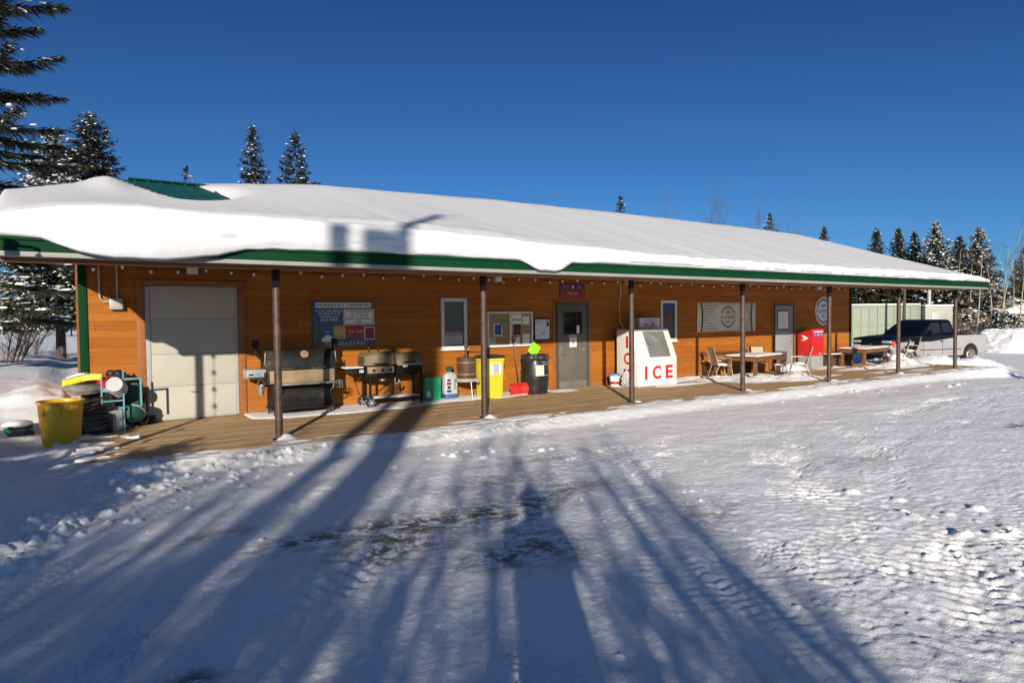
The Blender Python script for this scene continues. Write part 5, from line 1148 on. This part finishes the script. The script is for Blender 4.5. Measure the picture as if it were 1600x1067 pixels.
def prisms(seg, n=4):
    A = np.array([s[0] for s in seg], float); B = np.array([s[1] for s in seg], float); ra = np.array([s[2] for s in seg]); rb = np.array([s[3] for s in seg])
    d = B-A; d /= np.linalg.norm(d, axis=1)[:, None]+1e-9; u = np.cross(d, np.array([.31, .17, .93])); u /= np.linalg.norm(u, axis=1)[:, None]+1e-9; v = np.cross(d, u)
    V = []
    for k in range(n):
        a = 2*math.pi*k/n; o = u*math.cos(a)+v*math.sin(a); V.append(A+o*ra[:, None]); V.append(B+o*rb[:, None])
    V = np.stack(V, 1); m = len(seg); base = np.arange(m)[:, None]*(2*n); F_ = []
    for k in range(n): j = (k+1) % n; F_.append(np.concatenate([base+2*k, base+2*j, base+2*j+1, base+2*k+1], 1))
    return V.reshape(-1, 3), np.concatenate(F_)
def bare_segs(rg, p, d, L, r, depth, out, spread=.55, up=.25, kids=(2, 4)):
    n = 4; q = p.copy(); dd = d/np.linalg.norm(d); pts = [q.copy()]
    for k in range(n):
        dd = dd+rg.randn(3)*.09+np.array([0, 0, up*.1]); dd /= np.linalg.norm(dd); q2 = q+dd*L/n
        out.append((q, q2, r*(1-.6*k/n), r*(1-.6*(k+1)/n))); q = q2; pts.append(q)
    if depth == 0: return
    for c in range(rg.randint(kids[0], kids[1]+1)):
        i = rg.randint(1, n+1); e = dd+rg.randn(3)*spread; e[2] += up; e /= np.linalg.norm(e)
        bare_segs(rg, pts[i], e, L*(.45+.3*rg.rand()), r*(.42+.15*rg.rand()), depth-1, out, spread, up, kids)
def bare_tree(name, label, cat, loc, H, seed, stems=1, r=.06, depth=3, spread=.5, up=.35, trunkmat='aspen', twigmat='twig', group=None, splay=.25, kids=(3, 5), hb=.25, lean=(0, 0)):
    rg = np.random.RandomState(seed); t = thing(name, label, cat, loc, 0, group); tw = []; tk = []
    for s in range(stems):
        a = rg.rand()*6.28; d = np.array([math.cos(a)*splay*(stems > 1)+rg.randn()*.04+lean[0], math.sin(a)*splay*(stems > 1)+rg.randn()*.04+lean[1], 1.]); h = H*(.75+.25*rg.rand()) if stems > 1 else H
        p = np.array([math.cos(a)*.12*stems**.5, math.sin(a)*.12*stems**.5, -.5]) if stems > 1 else np.array([0, 0, -.5]); n = 9; q = p
        for k in range(n):
            d = d/np.linalg.norm(d)+rg.randn(3)*.035; q2 = q+d/np.linalg.norm(d)*(h+.5)/n; rr = r*(1-k/n*.88); tk.append((q, q2, rr, r*(1-(k+1)/n*.88)))
            if (k+.5)/n > hb:
                for c in range(rg.randint(1, 4)):
                    e = np.array([rg.randn()*.8, rg.randn()*.8, .55+up]); e /= np.linalg.norm(e); bare_segs(rg, q2, e, h*(.10+.16*rg.rand())*(1.15-k/n*.7), rr*.42, depth-1, tw, spread, up, kids)
            q = q2
    v, f_ = prisms(tk, 6); np_mesh('trunk', v, f_, trunkmat, t, 1)
    if tw: v, f_ = prisms(tw, 3); np_mesh('crown', v, f_, twigmat, t)
    return t
Fh = Vector((math.sin(yaw), math.cos(yaw))); Rh = Vector((math.cos(yaw), -math.sin(yaw)))
def spot(px, dist): 
    q = Fh*dist+Rh*((px-800)/1050*dist); return (q.x, q.y-13.029)
def at(px, dist, z=0.): x, y = spot(px, dist); return (x, y, z)

# left side
spruce((-2.75, 14.8, .2), 17.5, 4.4, 'tall spruce at the left edge of the yard with long drooping snow-dusted boughs', 11, z0=1.6, nbr=112, step=.07, spl=.36, spw=.030, snow=.16, tr=.24, shape=.55, sparse=.05, kper=9)
spruce(at(95, 32, .1), 10.7, 3.3, 'snow-laden spruce left of the store corner with a bare lower trunk', 12, z0=1.9, nbr=230, step=.13, spl=.38, spw=.05, snow=.62, tr=.24, shape=.75, kper=6)
spruce(at(152, 33, .1), 11.7, 2.1, 'dense dark spruce rising behind the left end of the roof', 13, z0=1.7, nbr=260, step=.13, spl=.38, spw=.05, snow=.16, tr=.26, shape=.5, kper=6)
for k, (px, d, h) in enumerate(((20, 78, 7), (60, 85, 8), (112, 90, 7.5))): spruce(at(px, d, .2), h, 2.2, ['far small spruce at the very left behind the yard', 'far spruce seen under the snowy boughs', 'far spruce between the two trunks by the store corner'][k], 40+k, nbr=50, step=.3, spl=.55, spw=.11, snow=.3)
bare_tree('leafless_shrub', 'tangled leafless shrub at the far left of the snowy yard', 'shrub', at(-4, 24.5, .15), 3.0, 51, stems=9, r=.035, depth=3, spread=.55, trunkmat='twig', splay=.45, hb=.1, kids=(3, 4))
bare_tree('leafless_shrub', 'second leafless shrub behind the tangled one at the left', 'shrub', at(30, 31, .15), 2.6, 52, stems=8, r=.03, depth=3, spread=.55, trunkmat='twig', splay=.5, hb=.1, kids=(3, 4))
# behind the roof
G1 = 'spruces rising behind the roof'
spruce(at(403, 38, -.1), 12.6, 2.25, 'narrow snow-flecked spruce left of the pair behind the roof', 21, nbr=210, step=.13, spl=.42, spw=.06, snow=.16, kper=6, group=G1, shape=.80)
spruce(at(468, 38, -.1), 12.3, 2.9, 'broader dark spruce right of the pair behind the roof', 22, nbr=190, step=.13, spl=.42, spw=.06, snow=.08, kper=6, group=G1, shape=.80, sparse=.1)
spruce(at(297, 40, -.1), 10.9, 2.0, 'spruce with only its small tip above the roof ridge near the bare metal', 23, nbr=90, step=.2, spl=.36, spw=.06, snow=.1, group=G1)
spruce(at(971, 62, -.2), 12.9, 2.4, 'lone spruce tip above the middle of the snowy roof', 24, nbr=160, step=.22, spl=.5, spw=.10, snow=.15, group=G1)
spruce(at(1203, 62, -.3), 11.3, 2.4, 'small spruce tip among leafless crowns above the roof slope', 25, nbr=160, step=.22, spl=.5, spw=.10, snow=.15, group=G1)
spruce(at(1287, 62, -.3), 10.0, 2.2, 'small dark spruce tip just above the lowering roof slope', 26, nbr=160, step=.22, spl=.5, spw=.10, snow=.1, group=G1)
G2 = 'leafless trees behind the roof'
for k, (px, d, h) in enumerate(((1040, 70, 13.2), (1095, 68, 13.3), (1122, 66, 13.3), (1145, 67, 12.7), (1178, 66, 12.2), (1222, 66, 11.0), (1255, 64, 9.9))):
    bare_tree('leafless_tree', ['faint leafless tree top furthest left above the roof', 'leafless tree left of the tallest bare crown above the roof', 'tallest fan-shaped leafless crown above the roof', 'leafless crown just right of the tallest bare one', 'leafless crown left of the small spruce tip', 'leafless crown right of the small spruce tip', 'low leafless crown furthest right above the roof slope'][k], 'tree', at(px, d, -.3), h, 60+k, r=.12, depth=4, trunkmat='twig', group=G2, kids=(3, 4))
# right treeline
G3 = 'spruces of the right treeline'
for k, (px, d, h, rr, sn, lb) in enumerate(((1368, 60, 9.7, 2.3, .12, 'first dark spruce from the left past the roof end'), (1403, 61, 9.9, 2.4, .22, 'second spruce past the roof end with snowy tufts'), (1428, 60, 9.4, 2.1, .20, 'slim third spruce past the roof end'), (1461, 58, 10.0, 3.3, .85, 'largest spruce past the roof end heavy with snow on its right side'), (1498, 60, 9.0, 2.4, .25, 'spruce behind pale slanting aspen trunks'), (1528, 59, 9.6, 2.9, .75, 'tall snowy spruce right of the slanting aspens'), (1604, 60, 8.3, 2.4, .2, 'dark spruce cut by the right edge of the view'),
        (1345, 66, 6.6, 2.7, 1.0, 'low snowy spruce just past the store wall corner'), (1385, 66, 6.4, 2.8, 1.0, 'low snowy spruce over the pale container'), (1440, 68, 5.8, 2.6, .5, 'low snowy spruce behind the cream shed'), (1480, 70, 5.4, 2.4, .8, 'low spruce behind the last porch post'), (1568, 49, 2.3, 1.7, .9, 'short snow-clotted spruce in front of the low shed'))):
    spruce(at(px, d, -.5), h, rr, lb, 80+k, z0=.4, nbr=230, step=.19, spl=.52, spw=.095, snow=sn*.62, kper=5, group=G3, shape=.85)
G4 = 'aspens of the right treeline'
for k, (px, d, h, ln, lb) in enumerate(((1490, 55, 7.6, .16, 'pale aspen slanting right in front of the spruces'), (1522, 55, 7.4, .14, 'second pale slanting aspen'), (1512, 57, 6.8, .05, 'thin aspen between the two slanting ones'), (1548, 56, 6.6, .1, 'thin pale aspen left of the tall bright one'), (1562, 55, 9.2, .0, 'tall bright straight aspen near the right edge'), (1571, 57, 7.8, .12, 'aspen leaning just right of the tall bright one'), (1583, 58, 7.4, -.03, 'slender grey aspen near the right edge'), (1592, 56, 7.6, .05, 'slender aspen second from the right edge'), (1606, 57, 7.8, .02, 'aspen on the right edge'), (1538, 60, 7.2, -.04, 'dim aspen behind the others')) ):
    x, y = spot(px, d); bare_tree('aspen_tree', lb, 'tree', (x, y, -.5), h, 110+k, r=.085, depth=3, trunkmat='aspen', group=G4, kids=(3, 5), hb=.35, lean=(ln*Rh.x, ln*Rh.y))
G5 = 'brown brush along the right treeline'
for k, (px, d, h, lb) in enumerate(((1502, 46, 2.0, 'dark leafless bush behind the pickup bed'), (1525, 47, 2.3, 'broad dark leafless bush left of the snow bank'), (1470, 50, 2.4, 'leafless bush behind the pickup cab'), (1545, 64, 5.6, 'brown brush left of the tall aspen'), (1568, 64, 6.0, 'brown brush behind the tall aspen'), (1590, 64, 6.2, 'brown brush near the right edge'), (1612, 63, 6.0, 'brown brush on the right edge'), (1455, 66, 6.8, 'brown brush between the treeline spruces'), (1420, 68, 6.8, 'brown brush behind the slim spruce'))):
    bare_tree('leafless_shrub', lb, 'shrub', at(px, d, -.5), h, 130+k, stems=10, r=.04, depth=3, trunkmat='twig', splay=.35, hb=.08, kids=(4, 5), group=G5)

# ------------------------------------------------------------------ container, sheds, pole, snow bank
dv = Vector((6.2, -4.5)).normalized(); ang = math.atan2(dv.y, dv.x)
t = thing('shipping_container', 'long pale green ribbed container beyond the pickup', 'container', (44.2, 15.75, -.5), ang)
MB().bx((0, 0, .05), (8.3, 2.4, 2.9), .02).build('shell', 'container', t); b = MB()
for k in range(15): b.bx((.05+k*.58, -.05, .12), (.12+k*.58, -.002, 2.82), 0)
b.build('rib', 'container_dark', t); MB().bx((0, -.055, .05), (8.3, -.051, .14)).bx((0, -.055, 1.45), (8.3, -.051, 1.5)).bx((0, -.055, 2.8), (8.3, -.051, 2.9)).build('rail', 'container_dark', t)
MB().bx((0, 0, 2.905), (8.3, 2.4, 2.98), .03).build('snow_cover', 'snow', t)
t = thing('cream_shed', 'small cream shed with a grey door at the end of the green container', 'shed', (51.1, 10.75, -.5), ang)
MB().bx((0, -.2, 0), (1.9, 2.0, 2.75), .02).build('wall', 'cream', t); MB().bx((.45, -.24, .2), (1.1, -.203, 2.3), .01).build('door', 'grey', t); MB().bx((-.05, -.3, 2.753), (1.95, 2.1, 2.88), .03).build('roof', 'snow', t); MB().cyl((.7, .6, 2.7), (.7, .6, 4.2), .12, n=12).build('vent_pipe', 'grey', t)
x, y = spot(1413, 46); t = thing('utility_pole', 'reddish wooden pole standing in front of the container', 'pole', (x, y, -.5)); MB().cyl((0, 0, 0), (0, 0, 4.6), .10, .08, n=12).build('shaft', 'bark', t); MB().bx((-.25, -.02, 4.2), (.25, .02, 4.28)).build('crossarm', 'bark', t)
x, y = spot(1496, 58); t = thing('low_shed', 'low dull shed with a snow-streaked roof behind the bushes at the right', 'shed', (x, y, -.5), ang)
MB().bx((0, 0, 0), (18, 6, 2.2), .02).build('wall', 'shedwall', t)
MB().prism([(-.5, 2.12), (3, 3.75), (6.5, 2.12), (6.5, 2.2), (3, 3.85), (-.5, 2.2)], f3, -.5, 18.5).build('roof', 'grey', t, 0)
b = MB()
for x0, x1, v0, v1 in ((0, 3.3, .05, .55), (3.0, 6.4, .02, .35), (6.0, 12, .1, .8), (11, 18, .3, .95)):
    b.prism([(-.5+3.5*v0, 2.21+1.65*v0), (-.5+3.5*v1, 2.21+1.65*v1), (-.5+3.5*v1-.1, 2.30+1.65*v1), (-.5+3.5*v0, 2.36+1.65*v0)], f3, x0, x1, .03)
b.build('snow_patch', 'snow', t)
# ploughed snow bank
nx, ny = 300, 110; u = np.linspace(-2.5, 14, nx); v = np.linspace(-3.2, 3.2, ny); U, Vv = np.meshgrid(u, v)
prof = np.clip(1-(Vv/ (2.6+.4*fbm(U*.5, U*0, 91, 3)))**2, 0, 1)**.8*sstep(-2.4, .2, U+.4*fbm(U*2, Vv, 92, 3))
Z = prof*(1.32+.25*fbm(U*.5, Vv*.5, 93, 4))+prof*.13*fbm(U*2.2, Vv*2.2, 94, 5)+.06*np.abs(fbm(U*6, Vv*6, 95, 3))*prof-.05
o = np_mesh('snow_bank', np.stack([U, Vv, Z], -1).reshape(-1, 3), np.stack([(ii_ := (np.arange(ny-1)[:, None]*nx+np.arange(nx-1)[None]).ravel()), ii_+1, ii_+1+nx, ii_+nx], 1), 'snow', None, 1)
o.location = (*spot(1552, 39), -.5); o.rotation_euler = (0, 0, ang+.10); tag(o, 'high lumpy ploughed snow bank behind the tail of the pickup', 'snow bank')

# ------------------------------------------------------------------ unseen things behind and beside the viewpoint that throw the shadows
def sunward(x, y, d): return (x-math.sin(AZ)*d, y-math.cos(AZ)*d)
x, y = sunward(3.22, -3.85, 21); t = thing('shadow_trunk', 'tall thin topped trunk, unseen behind the viewpoint, shaped for its roof shadow', 'tree', (x, y, -.1), 0, 'unseen topped trunks shaped for their shadows')
MB().tube([(0, 0, -.3), (.03, 0, 2.6), (-.03, .02, 5.5), (0, 0, 9.39)], .11, 12, .14).build('trunk', 'bark', t); MB().ball((.0, 0, 9.42), (.17, .15, .10)).build('snow_cover', 'snow', t)  # invented trunk, topped where its shadow on the roof snow ends
x, y = sunward(3.93, -3.85, 22.5); t = thing('shadow_trunk', 'thick topped trunk with a leader shoot, unseen behind the viewpoint, shaped for its shadow', 'tree', (x, y, -.1), 0, 'unseen topped trunks shaped for their shadows')
MB().tube([(0, 0, -.3), (.04, 0, 2.5), (-.03, 0, 5.0), (0, 0, 6.8), (0, 0, 9.81)], .06, 14, .34).build('trunk', 'bark', t)  # invented trunk, thin below and thick above to shape its roof shadow
px_, py_ = math.cos(AZ), -math.sin(AZ)
MB().tube([(.16*px_, .16*py_, 9.46), (.24*px_, .24*py_, 10.06), (.34*px_, .34*py_, 10.76), (.5*px_, .5*py_, 11.46)], .12, 8, .09).build('leader', 'bark', t); MB().tube([(.45*px_, .45*py_, 11.36), (.75*px_, .75*py_, 11.61), (1.1*px_, 1.1*py_, 11.76)], .025, 5, .01).tube([(.5*px_, .5*py_, 11.06), (.75*px_, .75*py_, 11.21)], .03, 5, .015).build('twig', 'bark', t)
SH = [(5.0, -5.3, 4.6, 5, .055), (6.6, -5.9, 4.4, 4, .05), (4.3, -4.6, 4.9, 4, .06), (2.0, -4.4, 4.8, 5, .06), (1.0, -4.9, 4.6, 5, .055), (3.1, -4.3, 5.0, 3, .07), (.0, -5.9, 4.6, 5, .06), (-.3, -7.6, 4.2, 6, .06), (1.5, -6.6, 4.4, 6, .055), (2.6, -9.2, 3.4, 6, .05), (.3, -8.8, 3.6, 7, .06), (1.4, -8.2, 3.8, 7, .06), (2.6, -7.4, 4.0, 6, .06), (-.8, -8.5, 3.4, 7, .06), (2.3, -5.2, 4.6, 4, .07), (.4, -7.2, 4.2, 6, .065), (3.6, -8.9, 3.5, 6, .05), (3.4, -10.2, 2.9, 7, .05), (1.5, -9.9, 3.2, 8, .06), (-1.0, -6.8, 4.2, 6, .06), (3.5, -5.6, 4.6, 4, .06)]
for k, (tx, ty, h, ns, r) in enumerate(SH):
    x, y = sunward(tx, ty, h/.30)
    bare_tree('young_tree', 'leafless many-stemmed young tree behind the viewpoint', 'tree', (x, y, -.1), h, 200+k, stems=ns, r=r, depth=3, spread=.45, up=.5, trunkmat='bark', group='young trees behind the viewpoint', splay=.16, kids=(2, 3), hb=.30)
for k, (tx, ty, h, r, ln) in enumerate(((.6, -4.9, 5.2, .15, .06), (1.9, -3.6, 5.6, .17, .09), (2.7, -4.3, 5.4, .14, .10), (-.2, -6.4, 5.0, .16, .05), (.7, -7.3, 4.9, .15, .08), (1.3, -8.3, 4.6, .15, .10), (2.2, -7.0, 4.8, .13, .10), (2.9, -8.6, 4.3, .13, .08), (-.9, -7.2, 5.0, .17, .06), (.2, -9.1, 4.4, .17, .06), (4.1, -5.4, 5.0, .10, .10), (5.6, -6.4, 4.6, .09, .05))):
    x, y = sunward(tx-.5*ln*h, ty+.3*ln*h, h/.30)
    bare_tree('leafless_tree', 'leafless single-stemmed tree with a dense twiggy head behind the viewpoint', 'tree', (x, y, -.1), h, 240+k, r=r, depth=4, spread=.5, up=.35, trunkmat='bark', group='single-stemmed trees behind the viewpoint', kids=(3, 4), hb=.42, lean=(ln*math.cos(AZ), -ln*math.sin(AZ)))
for k, (tx, ty, h, rr, nb_) in enumerate(((-1.1, -6.4, 3.5, 1.1, 70), (.05, -7.2, 3.6, .6, 50), (.95, -7.9, 3.5, .55, 46), (1.75, -8.9, 3.3, .55, 46), (3.3, -9.5, 2.9, .55, 45))):  # added spruces, broaden the shade over the left foreground
    x, y = sunward(tx, ty, h/.30); spruce((x, y, -.1), h, rr, 'open-crowned young spruce added unseen behind the viewpoint to shade the yard', 310+k, z0=.1, nbr=nb_, step=.10, spl=.26, spw=.03, snow=.05, shape=.75, kper=5, group='young spruces added behind the viewpoint for shade')
for k, (tx, ty, h) in enumerate(((2.2, -3.2, 6.2), (3.4, -2.4, 6.4), (4.6, -2.3, 6.3), (5.6, -3.0, 6.0), (6.4, -4.3, 5.8), (7.3, -5.3, 5.5), (4.7, -4.2, 5.9), (3.4, -4.7, 5.8), (1.4, -4.2, 6.0), (.2, -5.4, 5.8), (5.7, -6.0, 5.4), (2.3, -6.0, 5.6), (-.6, -7.9, 5.4), (1.2, -7.0, 5.4))):
    x, y = sunward(tx, ty, h/.30)
    bare_tree('leafless_tree', 'leafless clump of low-branched birches in the far row behind the viewpoint', 'tree', (x, y, -.1), h, 270+k, stems=4, r=.08, depth=3, spread=.5, up=.4, trunkmat='bark', group='low-branched clumps behind the viewpoint', splay=.14, kids=(3, 4), hb=.10)
x, y = sunward(1.45, -2.3, 9.8); spruce((x, y, -.1), 2.9, 1.25, 'small dense spruce added unseen left of the viewpoint to shade the deck end', 301, z0=.1, nbr=150, step=.09, spl=.22, spw=.035, snow=.05, shape=.55, kper=6)  # added caster, shades the left end of the boardwalk
x, y = sunward(.85, .1, 12.0); spruce((x, y, -.1), 3.75, 1.5, 'second small dense spruce added unseen left of the viewpoint to shade the yellow tub', 302, z0=.1, nbr=170, step=.09, spl=.22, spw=.035, snow=.05, shape=.5, kper=6)  # added caster, keeps the lower part of the yellow tub in shade
x, y = sunward(-.5, -3.6, 8.8); spruce((x, y, -.1), 2.9, 1.6, 'third small dense spruce added unseen left of the viewpoint to shade the snow bank', 303, z0=.1, nbr=150, step=.09, spl=.22, spw=.035, snow=.05, shape=.5, kper=6)  # added caster for the shade over the left snow bank
x, y = sunward(24.6, -4.6, 8.5); spruce((x, y, -.2), 2.7, 1.2, 'small dense spruce added unseen right of the viewpoint to shade the lot', 304, z0=.1, nbr=150, step=.09, spl=.22, spw=.035, snow=.05, shape=.6, kper=6)  # added caster for the shadow at the right end of the lot
x, y = sunward(1.97, 0, 6.3); t = thing('pole_with_chain', 'slim wooden yard pole carrying a hanging chain, just left of the view', 'pole', (x, y, -.1))
MB().cyl((0, 0, -.3), (0, 0, 3.25), .065, .06, n=14).build('shaft', 'bark', t); MB().tube([(0, 0, 3.2), (.12, -.08, 3.22), (.19, -.12, 3.2)], .02).build('arm', 'black', t)
b = MB()
for k in range(9): b.ball((.17, -.11, 3.12-k*.30), (.035, .035, .05), 8)
b.tube([(.17, -.11, 3.2), (.17, -.11, .5)], .007, 5); b.build('chain', 'black', t)

# ------------------------------------------------------------------ the photographer, just behind the viewpoint
def skin_mesh(name, verts, edges, radii, root, mat, parent=None, sub=2):
    me = bpy.data.meshes.new(name); me.from_pydata(verts, edges, []); me.update()
    o = bpy.data.objects.new(name, me); COL.objects.link(o); me.materials.append(M[mat])
    if parent: o.parent = parent
    md = o.modifiers.new('skin', 'SKIN'); md.use_smooth_shade = True
    sd = o.modifiers.new('sub', 'SUBSURF'); sd.levels = sub; sd.render_levels = sub
    for i, r in enumerate(radii):
        sv = me.skin_vertices[0].data[i]; sv.radius = r if isinstance(r, tuple) else (r, r); sv.use_root = (i == root)
    return o
pv = [(0, 0, 1.02), (0, .0, 1.22), (0, .01, 1.42), (0, .02, 1.55), (0, .05, 1.66), (0, .06, 1.78), (0, .05, 1.86),
      (.10, 0, .95), (.10, .01, .52), (.10, -.01, .10), (.11, .14, .05), (-.10, 0, .95), (-.10, .01, .52), (-.10, -.01, .10), (-.11, .14, .05),
      (.19, .01, 1.47), (.25, .05, 1.24), (.14, .22, 1.42), (.07, .26, 1.52), (-.19, .01, 1.47), (-.25, .05, 1.24), (-.14, .22, 1.42), (-.07, .26, 1.52)]
pe = [(0, 1), (1, 2), (2, 3), (3, 4), (4, 5), (5, 6), (0, 7), (7, 8), (8, 9), (9, 10), (0, 11), (11, 12), (12, 13), (13, 14), (2, 15), (15, 16), (16, 17), (17, 18), (2, 19), (19, 20), (20, 21), (21, 22)]
prd = [(.22, .15), (.21, .14), (.21, .13), .08, .095, .105, .07, .135, .10, .085, .06, .135, .10, .085, .06, .085, .065, .05, .042, .085, .065, .05, .042]
per = skin_mesh('person', pv, pe, prd, 0, 'jacket'); per.location = (.06, -13.48, .22); per.rotation_euler = (0, 0, -AZ)
tag(per, 'person in a dark winter jacket standing behind the viewpoint with raised arms', 'person')
MB().ball((0, .05, 1.80), (.118, .13, .12), 16).lathe([(.112, 0), (.126, .01), (.126, .06), (.112, .07)], 20, (0, .05, 1.76)).ball((0, .05, 1.93), .045, 10).build('hat', 'hair', per)
MB().ball((0, .125, 1.72), (.075, .05, .10), 14).prism([(.155, 1.74), (.195, 1.70), (.155, 1.69)], f3, -.014, .014).build('face', 'skin', per)
for s in (-1, 1):
    b = MB().ball((s*.055, .29, 1.53), (.035, .05, .045), 10)
    for k in range(4): b.tube([(s*(.05-.002*k), .32, 1.56-.022*k), (s*.03, .355, 1.565-.022*k), (s*.005, .36, 1.56-.022*k)], .0095, 6, .008)
    b.tube([(s*.06, .28, 1.50), (s*.03, .30, 1.49), (s*.01, .32, 1.495)], .011, 6); b.build('hand', 'skin', per)
